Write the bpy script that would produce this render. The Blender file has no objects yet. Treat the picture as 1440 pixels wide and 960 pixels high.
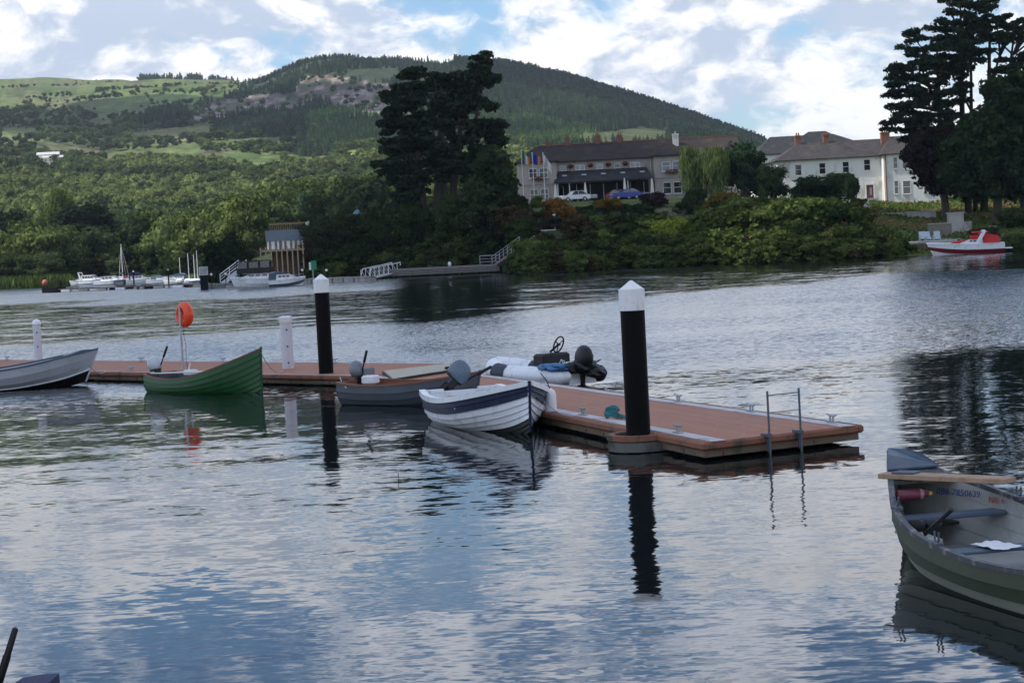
import bpy, math, random
import numpy as np
from mathutils import Vector, Matrix

# ------------------------------------------------------------------ scene, camera, sky, sun, exposure
S = bpy.context.scene
COL = S.collection
R = math.radians
random.seed(7)
rng = np.random.default_rng(11)

ROLL, F_PX, CAM_H = R(3.0), 2800.0, 3.6
HZ = 378.0 - math.tan(ROLL) * 720
PITCH = math.atan((480 - HZ) * math.cos(ROLL) / F_PX)
Fv = Vector((0, math.cos(PITCH), -math.sin(PITCH)))
_r0 = Vector((1, 0, 0)); _u0 = Vector((0, math.sin(PITCH), math.cos(PITCH)))
Rv = math.cos(ROLL) * _r0 - math.sin(ROLL) * _u0
Uv = math.sin(ROLL) * _r0 + math.cos(ROLL) * _u0
cam_d = bpy.data.cameras.new('camera'); cam = bpy.data.objects.new('camera', cam_d); COL.objects.link(cam)
cam_d.sensor_width = 36; cam_d.lens = F_PX / 1440 * 36; cam_d.clip_start = 0.2; cam_d.clip_end = 20000
M = Matrix((Rv, Uv, -Fv)).transposed().to_4x4(); M.translation = Vector((0, 0, CAM_H)); cam.matrix_world = M
S.camera = cam

def ray(x, y): return F_PX * Fv + (x - 720) * Rv - (y - 480) * Uv
def P(x, y, z=0.0):
    d = ray(x, y); return Vector((0, 0, CAM_H)) + d * ((z - CAM_H) / d.z)
def PY(x, y, Y):
    d = ray(x, y); return Vector((0, 0, CAM_H)) + d * (Y / d.y)
def topix(X, Y, Z):
    X, Y, Z = [np.asarray(a, float) for a in (X, Y, Z)]; Z = Z - CAM_H
    f = X * Fv.x + Y * Fv.y + Z * Fv.z
    return (720 + F_PX * (X * Rv.x + Y * Rv.y + Z * Rv.z) / f, 480 - F_PX * (X * Uv.x + Y * Uv.y + Z * Uv.z) / f)

S.view_settings.view_transform = 'Standard'; S.view_settings.look = 'None'
S.view_settings.exposure = 0.50; S.view_settings.gamma = 1; S.view_settings.use_curve_mapping = False
S.cycles.max_bounces = 6; S.cycles.diffuse_bounces = 2; S.cycles.glossy_bounces = 3; S.cycles.transmission_bounces = 3
S.cycles.transparent_max_bounces = 6; S.cycles.caustics_reflective = False; S.cycles.caustics_refractive = False
S.cycles.use_denoising = True

SUN_EL, SUN_AZ = R(50), R(-100)          # azimuth from +Y, negative is to the left
SUNV = Vector((math.sin(SUN_AZ) * math.cos(SUN_EL), math.cos(SUN_AZ) * math.cos(SUN_EL), math.sin(SUN_EL)))
sun_d = bpy.data.lights.new('sun', 'SUN'); sun = bpy.data.objects.new('sun', sun_d); COL.objects.link(sun)
sun_d.energy = 4.2; sun_d.angle = R(0.6); sun_d.color = (1, .95, .86)
sun.rotation_euler = (-SUNV).to_track_quat('-Z', 'Y').to_euler()

W = bpy.data.worlds.new('World'); S.world = W; W.use_nodes = True
nt = W.node_tree; nt.nodes.clear()
class G:
    """tiny node-graph helper"""
    def __init__(s, t): s.t = t
    def n(s, typ, **kw):
        o = s.t.nodes.new(typ)
        for k, v in kw.items(): setattr(o, k, v)
        return o
    def put(s, sock, v):
        if isinstance(v, bpy.types.NodeSocket): s.t.links.new(v, sock)
        elif v is not None: sock.default_value = v
    def m(s, op, a, b=None, c=None, clamp=False):
        o = s.n('ShaderNodeMath', operation=op, use_clamp=clamp)
        for i, v in enumerate((a, b, c)):
            if v is not None: s.put(o.inputs[i], v)
        return o.outputs[0]
    def vm(s, op, a, b=None, sc=None):
        o = s.n('ShaderNodeVectorMath', operation=op)
        s.put(o.inputs[0], a)
        if b is not None: s.put(o.inputs[1], b)
        if sc is not None: s.put(o.inputs['Scale'], sc)
        return o.outputs[1] if op in ('DOT_PRODUCT', 'LENGTH') else o.outputs[0]
    def noise(s, vec, scale, detail=3, rough=.5, dist=0.0, out='Fac', lac=2.0):
        o = s.n('ShaderNodeTexNoise'); s.put(o.inputs['Vector'], vec); s.put(o.inputs['Scale'], scale)
        s.put(o.inputs['Detail'], detail); s.put(o.inputs['Roughness'], rough); s.put(o.inputs['Distortion'], dist)
        s.put(o.inputs['Lacunarity'], lac)
        return o.outputs[out]
    def mr(s, v, a, b, c=0.0, d=1.0, smooth=True):
        o = s.n('ShaderNodeMapRange'); o.interpolation_type = 'SMOOTHSTEP' if smooth else 'LINEAR'
        s.put(o.inputs[0], v)
        for i, q in enumerate((a, b, c, d)): s.put(o.inputs[i + 1], q)
        return o.outputs[0]
    def mix(s, f, a, b, mode='MIX'):
        o = s.n('ShaderNodeMix', data_type='RGBA', blend_type=mode); o.clamp_factor = True
        s.put(o.inputs[0], f); s.put(o.inputs[6], a if not isinstance(a, tuple) else (*a[:3], 1)); s.put(o.inputs[7], b if not isinstance(b, tuple) else (*b[:3], 1))
        return o.outputs[2]
    def xyz(s, x, y, z):
        o = s.n('ShaderNodeCombineXYZ')
        for i, v in enumerate((x, y, z)): s.put(o.inputs[i], v)
        return o.outputs[0]
    def sep(s, v):
        o = s.n('ShaderNodeSeparateXYZ'); s.put(o.inputs[0], v); return o.outputs

def build_world():
    g = G(nt)
    sky = g.n('ShaderNodeTexSky', sky_type='NISHITA'); sky.sun_disc = False
    sky.sun_elevation = SUN_EL; sky.sun_rotation = SUN_AZ; sky.altitude = 50; sky.air_density = 1.0; sky.dust_density = 0.6; sky.ozone_density = 2.0
    tc = g.n('ShaderNodeTexCoord').outputs['Generated']
    x, y, z = g.sep(tc)
    az = g.m('ARCTAN2', x, y); el = g.m('ARCSINE', z)
    ele = g.m('POWER', g.m('MAXIMUM', el, 0.0), .85)
    p = g.xyz(g.m('MULTIPLY', az, 11.0), g.m('MULTIPLY', ele, 15.0), 3.7)
    warp = g.vm('SCALE', g.vm('SUBTRACT', g.noise(p, 1.3, 3, .5, out='Color'), (.5, .5, .5)), sc=.42)
    p1 = g.vm('ADD', p, warp)
    def dens(q):
        bl = g.m('SUBTRACT', 1.0, g.m('MULTIPLY', g.m('ABSOLUTE', g.m('SUBTRACT', g.noise(q, 2.1, 7, .55), .5)), 4.0))
        return g.m('ADD', g.m('MULTIPLY', g.noise(q, 1.0, 11, .58), .86), g.m('MULTIPLY', bl, .14))
    d0 = dens(p1)
    d1 = dens(g.vm('ADD', p1, (-.09, .22, 0)))
    big = g.noise(g.vm('ADD', p, (5, 2, 1)), .35, 2, .5)
    # masses of cloud and gaps of blue as seen over the lake: (azimuth, elevation, width, height, amount)
    spots = [(-.20, .115, .10, .03, .10), (-.17, .075, .16, .02, .09), (-.02, .10, .07, .03, .10), (.055, .108, .016, .022, -.17), (.10, .10, .05, .025, .13),
             (.115, .055, .035, .008, -.07), (.165, .075, .035, .02, .07), (.19, .12, .05, .02, -.05), (.15, .10, .02, .02, -.03), (.03, .065, .05, .02, .10), (-.075, .118, .02, .01, .05)]
    tot = g.m('ADD', d0, g.m('MULTIPLY', g.m('SUBTRACT', big, .5), .30))
    for a0, e0, wa, we, am in spots:
        u = g.m('DIVIDE', g.m('SUBTRACT', az, a0), wa); v = g.m('DIVIDE', g.m('SUBTRACT', el, e0), we)
        r2 = g.m('ADD', g.m('MULTIPLY', u, u), g.m('MULTIPLY', v, v))
        tot = g.m('ADD', tot, g.m('MULTIPLY', g.m('EXPONENT', g.m('MULTIPLY', r2, -1.0)), am))
    tot = g.m('SUBTRACT', tot, g.mr(el, .13, .26, 0, .11))
    cover = g.mr(tot, .385, .53)
    lit = g.m('MULTIPLY', g.m('SUBTRACT', d0, d1), 6.5)
    thick = g.mr(tot, .46, .74)
    b = g.m('ADD', g.m('SUBTRACT', .78, g.m('MULTIPLY', thick, .52)), lit)
    b = g.mr(b, .15, 1.0, 0, 1)
    hi = g.mr(el, .11, .22)
    cc = g.mix(b, g.mix(hi, (4.1, 4.75, 5.9), (7.4, 8.5, 10.6)), g.mix(hi, (8.5, 8.4, 8.4), (11.0, 11.4, 12.6)))
    skyc = g.mix(1.0, sky.outputs[0], (.74, .92, 1.12), 'MULTIPLY')
    c = g.mix(g.m('MULTIPLY', cover, .97), skyc, cc)
    bg = g.n('ShaderNodeBackground'); g.put(bg.inputs[0], c); bg.inputs[1].default_value = 0.10
    out = g.n('ShaderNodeOutputWorld'); nt.links.new(bg.outputs[0], out.inputs[0])
build_world()

# ------------------------------------------------------------------ materials
MATS = {}
def newmat(name):
    m = bpy.data.materials.new(name); m.use_nodes = True; m.node_tree.nodes.clear(); g = G(m.node_tree)
    b = g.n('ShaderNodeBsdfPrincipled'); o = g.n('ShaderNodeOutputMaterial'); g.t.links.new(b.outputs[0], o.inputs[0])
    MATS[name] = m
    return m, g, b, o
def pm(name, col, rough=.5, metal=0.0, var=.18, vs=2.5, fine=.10, bump=.0, bs=30, stain=None, ss=1.2, sa=.5, spec=.5):
    m, g, b, o = newmat(name)
    tc = g.n('ShaderNodeTexCoord').outputs['Object']
    n1 = g.noise(tc, vs, 4, .6); n2 = g.noise(tc, vs * 14, 3, .6)
    f = g.m('ADD', 1.0, g.m('ADD', g.m('MULTIPLY', g.m('SUBTRACT', n1, .5), var * 2), g.m('MULTIPLY', g.m('SUBTRACT', n2, .5), fine * 2)))
    c = g.mix(1.0, (*col, 1), g.xyz(f, f, f), 'MULTIPLY')
    if stain:
        c = g.mix(g.m('MULTIPLY', g.mr(g.noise(g.vm('MULTIPLY', tc, (1, 1, .45)), ss, 6, .65), .5, .68), sa), c, (*stain, 1))
    g.put(b.inputs['Base Color'], c); b.inputs['Metallic'].default_value = metal
    g.put(b.inputs['Roughness'], g.m('ADD', rough, g.m('MULTIPLY', g.m('SUBTRACT', n2, .5), .25), clamp=True))
    b.inputs['Specular IOR Level'].default_value = spec
    if bump:
        bn = g.n('ShaderNodeBump'); bn.inputs['Strength'].default_value = bump; bn.inputs['Distance'].default_value = .02
        g.put(bn.inputs['Height'], g.noise(tc, bs, 4, .6)); g.put(b.inputs['Normal'], bn.outputs[0])
    return m

def folmat(name, source):
    m = bpy.data.materials.new(name); m.use_nodes = True; m.node_tree.nodes.clear(); g = G(m.node_tree)
    if source == 'obj':
        base = g.n('ShaderNodeObjectInfo').outputs['Color']
    else:
        a = g.n('ShaderNodeAttribute'); a.attribute_name = 'tcol'; base = a.outputs['Color']
    r = g.n('ShaderNodeNewGeometry').outputs['Random Per Island']
    f = g.mr(r, 0, 1, .6, 1.5, smooth=False)
    c = g.mix(1.0, base, g.xyz(f, g.m('MULTIPLY', f, 1.0), g.m('POWER', f, .7)), 'MULTIPLY')
    d = g.n('ShaderNodeBsdfDiffuse'); t = g.n('ShaderNodeBsdfTranslucent'); g.put(d.inputs[0], c)
    g.put(t.inputs[0], g.mix(1.0, c, (1.1, 1.25, .6), 'MULTIPLY'))
    mx = g.n('ShaderNodeMixShader'); mx.inputs[0].default_value = .28
    g.t.links.new(d.outputs[0], mx.inputs[1]); g.t.links.new(t.outputs[0], mx.inputs[2])
    o = g.n('ShaderNodeOutputMaterial'); g.t.links.new(mx.outputs[0], o.inputs[0])
    return m
FOL = folmat('foliage', 'obj'); FOLA = folmat('foliage_mass', 'attr')
BARK = pm('bark', (.075, .06, .05), .9, vs=6, bump=.5, bs=12)
DBARK = pm('dark_bark', (.028, .024, .021), .95, vs=6, spec=.1)
PALEBARK = pm('pale_bark', (.11, .085, .07), .9, vs=6, bump=.5, bs=12)

WHITE = pm('white_paint', (.74, .75, .76), .45, var=.08, stain=(.45, .44, .40), sa=.25)
GEL = pm('white_gelcoat', (.76, .78, .80), .3, var=.06, stain=(.40, .41, .37), ss=3.5, sa=.5)
CAPW = pm('cap_white', (.78, .78, .77), .45, var=.06, stain=(.45, .44, .38), ss=7, sa=.45)
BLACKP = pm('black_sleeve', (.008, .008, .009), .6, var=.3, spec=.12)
BLACK = pm('black_plastic', (.012, .012, .013), .45, var=.3, spec=.3)
NAVY = pm('navy_paint', (.012, .020, .055), .5, var=.2, spec=.2, stain=(.04, .05, .07), ss=5, sa=.4)
BLUEG = pm('slate_blue_paint', (.055, .085, .125), .5, var=.25, stain=(.12, .13, .13), ss=4, sa=.35)
DKGREY = pm('dark_grey_paint', (.062, .078, .094), .5, var=.25, stain=(.05, .06, .045), ss=2, sa=.5)
GREEN = pm('green_paint', (.011, .078, .019), .42, var=.25, stain=(.05, .085, .045), ss=6, sa=.55, spec=.35)
FGREEN = pm('moss_green_paint', (.024, .040, .013), .5, var=.25, stain=(.06, .065, .04), ss=3, sa=.4)
CREAM = pm('cream_paint', (.27, .28, .22), .5, var=.15, stain=(.16, .17, .11), ss=2.5, sa=.5)
INNER = pm('pale_grey_inside', (.33, .34, .32), .55, var=.12, stain=(.2, .21, .18), ss=2.5, sa=.6)
ALGAE = pm('weedy_bottom', (.022, .026, .016), .7, var=.4)
REDWOOD = pm('red_brown_gunwale', (.19, .075, .045), .5, var=.3)
ALU = pm('painted_aluminium', (.42, .44, .47), .42, .15, var=.10, stain=(.25, .26, .27), ss=2, sa=.4)
GALV = pm('galvanised_steel', (.36, .38, .41), .42, .75, var=.15, vs=8)
DKSTEEL = pm('dark_steel', (.10, .115, .135), .45, .6, var=.2, vs=8)
ORANGE = pm('orange_plastic', (.78, .075, .015), .42, var=.08)
REDP = pm('red_paint', (.50, .018, .02), .35, var=.1)
RED = pm('red_canvas', (.52, .02, .022), .7, var=.15)
COWLB = pm('blue_grey_cowl', (.10, .145, .19), .28, var=.12)
COWLG = pm('pale_grey_cowl', (.50, .53, .56), .3, var=.12)
COWLD = pm('grey_cowl', (.16, .17, .19), .35, var=.12)
ROPEB = pm('teal_rope', (.03, .17, .19), .8, var=.3, vs=20, bump=.6, bs=60)
TARP = pm('blue_tarpaulin', (.045, .15, .30), .6, var=.3, vs=5, bump=.8, bs=9)
WOOD = pm('raw_plank', (.36, .235, .15), .7, var=.25, vs=3, stain=(.2, .13, .09), ss=5, sa=.6, bump=.4, bs=14)
OLDWOOD = pm('weathered_timber', (.15, .105, .07), .85, var=.35, vs=4, stain=(.04, .05, .03), ss=3, sa=.7, bump=.6, bs=16)
FASCIA = pm('worn_red_edge', (.235, .092, .05), .75, var=.3, vs=4, stain=(.055, .05, .035), ss=3.0, sa=1.0, bump=.5, bs=18)
STRIP = pm('grey_edge_strip', (.47, .46, .47), .6, var=.15, stain=(.27, .21, .18), ss=2.5, sa=.8)
BEIGE = pm('beige_board', (.42, .38, .28), .7, var=.12, stain=(.3, .26, .19), ss=2, sa=.4)
FLOATM = pm('concrete_float', (.13, .13, .115), .9, var=.3, stain=(.03, .045, .02), ss=3, sa=.9, bump=.7, bs=9)
MAGENTA = pm('plum_plastic', (.16, .03, .06), .35, var=.15)
RENDER_ = pm('grey_render', (.36, .325, .285), .9, var=.12, vs=.6, stain=(.17, .16, .14), ss=.5, sa=.5)
WRENDER = pm('white_render', (.66, .66, .63), .9, var=.10, vs=.5, stain=(.36, .33, .28), ss=.6, sa=.7)
TRIM = pm('white_trim', (.70, .70, .68), .6, var=.06)
GLASS = pm('dark_glass', (.02, .025, .03), .06, var=.1, spec=1.0)
GLASSP = pm('curtained_glass', (.22, .25, .28), .15, var=.3, vs=1.5, spec=.8)
BRICK = pm('red_brick', (.19, .085, .055), .9, var=.25, vs=2, stain=(.1, .06, .05), sa=.4)
DOORM = pm('maroon_door', (.09, .02, .018), .5)
STONE = pm('pale_stone', (.36, .35, .32), .9, var=.25, vs=1.5, stain=(.13, .13, .10), ss=1.2, sa=.7)
TIMB = pm('larch_cladding', (.34, .25, .15), .8, var=.2)
SLATEW = pm('slate_cladding', (.14, .18, .22), .7, var=.2)
YEL = pm('tan_tyre', (.02, .02, .02), .8)
CANV = pm('cream_canvas', (.70, .68, .60), .8, var=.08)

def slate(name, col, rowsz=.32):
    m, g, b, o = newmat(name)
    tc = g.n('ShaderNodeTexCoord').outputs['Object']
    br = g.n('ShaderNodeTexBrick'); g.put(br.inputs['Vector'], g.vm('MULTIPLY', tc, (1, .0, 1)))
    x, y, z = g.sep(tc)
    g.put(br.inputs['Vector'], g.xyz(g.m('ADD', x, g.m('MULTIPLY', y, .3)), z, 0))
    br.inputs['Scale'].default_value = 1; br.inputs['Brick Width'].default_value = .5; br.inputs['Row Height'].default_value = rowsz * .6
    br.inputs['Mortar Size'].default_value = .02
    br.inputs['Color1'].default_value = (*[c * .8 for c in col], 1); br.inputs['Color2'].default_value = (*[c * 1.25 for c in col], 1); br.inputs['Mortar'].default_value = (*[c * .35 for c in col], 1)
    n = g.noise(tc, .5, 6, .7)
    c = g.mix(g.m('MULTIPLY', g.mr(n, .5, .7), .7), br.outputs[0], (.072, .060, .045))
    c = g.mix(g.mr(g.noise(g.vm('ADD', tc, (9, 3, 2)), .35, 5, .7), .52, .66), c, (.028, .028, .03))
    g.put(b.inputs['Base Color'], c); b.inputs['Roughness'].default_value = .85; b.inputs['Specular IOR Level'].default_value = .2
    return m
ROOF = slate('brown_slate', (.042, .033, .030)); ROOF2 = slate('grey_slate', (.050, .046, .048)); ROOF3 = slate('dark_slate', (.030, .033, .040))

def deckmat():
    m, g, b, o = newmat('red_brown_decking')
    tc = g.n('ShaderNodeTexCoord').outputs['Object']
    x, y, z = g.sep(tc)
    bx = g.m('FRACT', g.m('MULTIPLY', x, 1 / .145)); idx = g.m('FLOOR', g.m('MULTIPLY', x, 1 / .145))
    wn = g.n('ShaderNodeTexWhiteNoise', noise_dimensions='1D'); g.put(wn.inputs['W'], idx)
    groove = g.mr(g.m('ABSOLUTE', g.m('SUBTRACT', bx, .5)), .45, .49)
    f = g.m('ADD', .90, g.m('MULTIPLY', wn.outputs[0], .2))
    f = g.m('ADD', f, g.m('MULTIPLY', g.m('SUBTRACT', g.noise(tc, 1.2, 6, .65), .5), .5))
    f = g.m('ADD', f, g.m('MULTIPLY', g.m('SUBTRACT', g.noise(g.vm('MULTIPLY', tc, (8, 1, 1)), 9, 4, .6), .5), .3))
    c = g.mix(1.0, (.345, .122, .050), g.xyz(f, f, f), 'MULTIPLY')
    c = g.mix(g.m('MULTIPLY', g.mr(g.noise(tc, .7, 5, .7), .52, .7), .45), c, (.29, .155, .11))
    c = g.mix(g.m('MULTIPLY', g.mr(g.noise(g.vm('ADD', tc, (3, 7, 1)), 7, 3, .6), .68, .74), .7), c, (.16, .08, .05))
    c = g.mix(g.m('MULTIPLY', g.mr(g.noise(g.vm('ADD', tc, (1, 2, 5)), 1.1, 7, .75), .54, .70), .55), c, (.17, .085, .05))
    c = g.mix(g.m('MULTIPLY', g.mr(g.noise(g.vm('ADD', tc, (4, 4, 9)), 10, 2, .4), .72, .75), .8), c, (.62, .60, .56))
    c = g.mix(groove, c, (.09, .04, .03))
    g.put(b.inputs['Base Color'], c); b.inputs['Roughness'].default_value = .62
    bn = g.n('ShaderNodeBump'); bn.inputs['Strength'].default_value = .4; bn.inputs['Distance'].default_value = .01
    g.put(bn.inputs['Height'], g.m('SUBTRACT', 1.0, groove)); g.put(b.inputs['Normal'], bn.outputs[0])
    return m
DECK = deckmat()

# ------------------------------------------------------------------ mesh helpers
class MB:
    def __init__(s): s.v = []; s.f = []; s.mi = []
    def add(s, vs, fs, mi=0):
        o = len(s.v); s.v += [tuple(v) for v in vs]; s.f += [tuple(i + o for i in f) for f in fs]; s.mi += [mi] * len(fs); return s
    def box(s, c, sz, rz=0, mi=0, bev=0, ry=0, rx=0):
        hx, hy, hz = [q / 2 for q in sz]; Mx = Matrix.Rotation(rz, 3, 'Z') @ Matrix.Rotation(ry, 3, 'Y') @ Matrix.Rotation(rx, 3, 'X')
        c = Vector(c)
        if bev <= 0:
            vs = [c + Mx @ Vector((sx * hx, sy * hy, sz_ * hz)) for sx in (-1, 1) for sy in (-1, 1) for sz_ in (-1, 1)]
            return s.add(vs, [(0, 1, 3, 2), (4, 6, 7, 5), (0, 4, 5, 1), (2, 3, 7, 6), (0, 2, 6, 4), (1, 5, 7, 3)], mi)
        b = min(bev, hx * .9, hy * .9, hz * .9); rings = []
        for z, i in ((-hz, b), (-hz + b, 0), (hz - b, 0), (hz, b)):
            x, y = hx - i, hy - i; q = b * .6 if i == 0 else b * .3
            rings.append([(x, -y + q), (x, y - q), (x - q, y), (-x + q, y), (-x, y - q), (-x, -y + q), (-x + q, -y), (x - q, -y)])
        zz = (-hz, -hz + b, hz - b, hz)
        return s.loft([[c + Mx @ Vector((x, y, z)) for x, y in rg] for rg, z in zip(rings, zz)], True, True, mi)
    def loft(s, rings, closed=True, caps=True, mi=0):
        n = len(rings[0]); vs = [v for r in rings for v in r]; fs = []
        for i in range(len(rings) - 1):
            for j in range(n if closed else n - 1):
                a = i * n + j; b_ = i * n + (j + 1) % n; fs.append((a, b_, b_ + n, a + n))
        if caps: fs.append(tuple(range(n))[::-1]); fs.append(tuple(range((len(rings) - 1) * n, len(rings) * n)))
        return s.add(vs, fs, mi)
    def tube(s, pts, r, n=8, mi=0, caps=True):
        pts = [Vector(p) for p in pts]; rs = r if isinstance(r, (list, tuple)) else [r] * len(pts); rings = []
        for i, p in enumerate(pts):
            t = (pts[min(i + 1, len(pts) - 1)] - pts[max(i - 1, 0)]).normalized()
            a = t.orthogonal().normalized() if i == 0 else (a - t * a.dot(t)).normalized()
            b_ = t.cross(a); rings.append([p + (a * math.cos(q * 2 * math.pi / n) + b_ * math.sin(q * 2 * math.pi / n)) * rs[i] for q in range(n)])
        return s.loft(rings, True, caps, mi)
    def lathe(s, prof, c=(0, 0, 0), n=20, mi=0, sx=1, sy=1):
        c = Vector(c); return s.loft([[c + Vector((math.cos(2 * math.pi * q / n) * r * sx, math.sin(2 * math.pi * q / n) * r * sy, z)) for q in range(n)] for r, z in prof], True, True, mi)
    def prism(s, poly, z0, z1, mi=0):
        return s.loft([[Vector((x, y, z0)) for x, y in poly], [Vector((x, y, z1)) for x, y in poly]], True, True, mi)
    def prismY(s, poly, y0, y1, mi=0):
        return s.loft([[Vector((x, y0, z)) for x, z in poly], [Vector((x, y1, z)) for x, z in poly]], True, True, mi)
    def blob(s, c, r, n=10, mi=0, wob=.0):
        pr = [(math.sin(math.pi * i / n), -math.cos(math.pi * i / n)) for i in range(n + 1)]
        c = Vector(c); rings = []
        for k, (q, z) in enumerate(pr):
            q = max(q, .02)
            rings.append([c + Vector((math.cos(2 * math.pi * j / 14) * q * r[0], math.sin(2 * math.pi * j / 14) * q * r[1], z * r[2])) * (1 + wob * math.sin(j * 2.1 + k * 1.7)) if False else
                          c + Vector((math.cos(2 * math.pi * j / 14) * q * r[0] * (1 + wob * math.sin(j * 2.1 + k * 1.7)), math.sin(2 * math.pi * j / 14) * q * r[1] * (1 + wob * math.sin(j * 1.3 + k * 2.3)), z * r[2])) for j in range(14)])
        return s.loft(rings, True, True, mi)
    def sweep(s, pts, w, h, mi=0, closed=False):
        """rectangular bar along pts; w horizontal, h vertical"""
        pts = [Vector(p) for p in pts]; rings = []
        N = len(pts)
        for i, p in enumerate(pts):
            t = (pts[(i + 1) % N if closed else min(i + 1, N - 1)] - pts[(i - 1) % N if closed else max(i - 1, 0)]); t.z = 0
            t.normalize(); q = Vector((-t.y, t.x, 0)) * (w / 2)
            rings.append([p + q, p - q, p - q + Vector((0, 0, h)), p + q + Vector((0, 0, h))])
        if closed: rings.append(rings[0])
        return s.loft(rings, True, not closed, mi)
    def build(s, name, mats, parent=None, smooth=False, loc=None):
        me = bpy.data.meshes.new(name); me.from_pydata(s.v, [], s.f)
        mats = mats if isinstance(mats, (list, tuple)) else [mats]
        for m in mats: me.materials.append(m)
        if len(mats) > 1: me.polygons.foreach_set('material_index', s.mi)
        me.validate(); me.update()
        if smooth:
            me.polygons.foreach_set('use_smooth', [True] * len(me.polygons))
            me.set_sharp_from_angle(angle=R(smooth if smooth is not True else 40))
        o = bpy.data.objects.new(name, me); COL.objects.link(o)
        if parent: o.parent = parent
        if loc is not None: o.location = loc
        return o
def tag(o, label=None, cat=None, group=None, kind=None):
    if label: o['label'] = label
    if cat: o['category'] = cat
    if group: o['group'] = group
    if kind: o['kind'] = kind
    return o
def thing(name, label, cat, loc=(0, 0, 0), rz=0, group=None):
    o = bpy.data.objects.new(name, None); COL.objects.link(o); o.location = loc; o.rotation_euler = (0, 0, rz); o.empty_display_size = .2
    return tag(o, label, cat, group)
def dup(root, loc, rz, label=None, sc=None, color=None):
    r = root.copy(); COL.objects.link(r); r.location = loc; r.rotation_euler = (0, 0, rz)
    if sc is not None: r.scale = sc if isinstance(sc, (tuple, list)) else (sc, sc, sc)
    if label: r['label'] = label
    for ch in list(root.children):
        c = ch.copy(); COL.objects.link(c); c.parent = r
        if color and 'crown' in c.name: c.color = color
        for gch in list(ch.children):
            d = gch.copy(); COL.objects.link(d); d.parent = c
    return r
def npmesh(name, V, Fq, mat, parent=None, tcol=None, smooth=False, tris=None):
    """fast mesh from numpy arrays: V (n,3), Fq (m,4) quads, tris (k,3)"""
    me = bpy.data.meshes.new(name); V = np.asarray(V, np.float32)
    nq = 0 if Fq is None else len(Fq); ntr = 0 if tris is None else len(tris)
    loops = np.concatenate([a.reshape(-1) for a in (Fq, tris) if a is not None]).astype(np.int32)
    me.vertices.add(len(V)); me.vertices.foreach_set('co', V.reshape(-1))
    me.loops.add(len(loops)); me.loops.foreach_set('vertex_index', loops)
    st = np.concatenate([np.arange(nq) * 4, nq * 4 + np.arange(ntr) * 3]).astype(np.int32)
    me.polygons.add(nq + ntr); me.polygons.foreach_set('loop_start', st)
    if smooth: me.polygons.foreach_set('use_smooth', np.ones(nq + ntr, bool))
    me.update(calc_edges=True); me.materials.append(mat)
    if tcol is not None:
        a = me.attributes.new('tcol', 'FLOAT_COLOR', 'POINT'); c = np.ones((len(V), 4), np.float32); c[:, :3] = tcol; a.data.foreach_set('color', c.reshape(-1))
    o = bpy.data.objects.new(name, me); COL.objects.link(o)
    if parent: o.parent = parent
    return o

# ------------------------------------------------------------------ noise in numpy
_perm = np.random.default_rng(3).random((256, 256))
def vnoise(x, y):
    x = np.asarray(x, float); y = np.asarray(y, float)
    xi = np.floor(x).astype(int); yi = np.floor(y).astype(int); fx = x - xi; fy = y - yi
    fx = fx * fx * (3 - 2 * fx); fy = fy * fy * (3 - 2 * fy); g = lambda a, b: _perm[a % 256, b % 256]
    return (g(xi, yi) * (1 - fx) + g(xi + 1, yi) * fx) * (1 - fy) + (g(xi, yi + 1) * (1 - fx) + g(xi + 1, yi + 1) * fx) * fy
def fbm(x, y, o=4):
    s = 0; a = .5; t = 0
    for k in range(o): s = s + a * vnoise(x * 2 ** k + 17 * k, y * 2 ** k + 31 * k); t += a; a *= .5
    return s / t

# ------------------------------------------------------------------ terrain
def A_(px, py): d = ray(px, py); return d.x / d.y, d.z / d.y           # azimuth ratio and slope ratio of a pixel
AK = []
def line(pts, conv):   # control points -> interpolator over azimuth ratio
    a = np.array([A_(p[0], p[1] if len(p) > 1 and p[1] is not None else 380)[0] for p in pts]); v = np.array([conv(p) for p in pts]); i = np.argsort(a)
    return lambda q: np.interp(q, a[i], v[i])
SHORE_PX = [(-700, 455), (-300, 424), (0, 406), (60, 404), (100, 401), (125, 396.5), (230, 394.5), (300, 393), (345, 393), (400, 394), (440, 394), (520, 390), (620, 386.5), (706, 382), (732, 385.5), (760, 386), (900, 377), (1000, 373.5), (1100, 370.5), (1200, 365), (1280, 360), (1330, 357), (1440, 352), (1700, 336), (2200, 300)]
shoreY = line(SHORE_PX, lambda p: P(*p).y)
KX = [-700, 0, 150, 300, 430, 560, 700, 850, 1000, 1150, 1300, 1440, 2200]
def row(vals): return line([(k, 380, v) for k, v in zip(KX, vals)], lambda p: p[2])
r1z = row([.6, .6, .6, .8, 2.0, 2.6, 2.6, 2.6, 2.6, 2.4, .5, .5, .6])
r2Y = row([430, 400, 380, 330, 285, 275, 275, 275, 275, 270, 268, 268, 268])
r2z = row([1.2, 1.2, 1.2, 1.5, 4, 8.3, 8.8, 8.8, 8.4, 6.6, 4.4, 4.2, 5])
r3Y = row([520, 500, 470, 420, 350, 335, 335, 335, 335, 335, 335, 335, 340])
r3z = row([2, 2, 2, 3, 6, 9.2, 9.2, 9.2, 9, 7.8, 7.7, 7.7, 8])
r4z = row([7, 7, 6, 6, 8, 9, 9, 9, 9, 8, 8, 8, 8])
def trow(Y, pts): return line([(k, v, v) for k, v in pts], lambda p: CAM_H + Y * A_(p[0], p[1])[1])
r5z = trow(1000, [(-700, 290), (0, 246), (150, 256), (300, 254), (430, 248), (520, 232), (560, 226), (700, 222), (850, 205), (1000, 210), (1150, 235), (1300, 255), (1440, 265), (2200, 240)])
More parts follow.
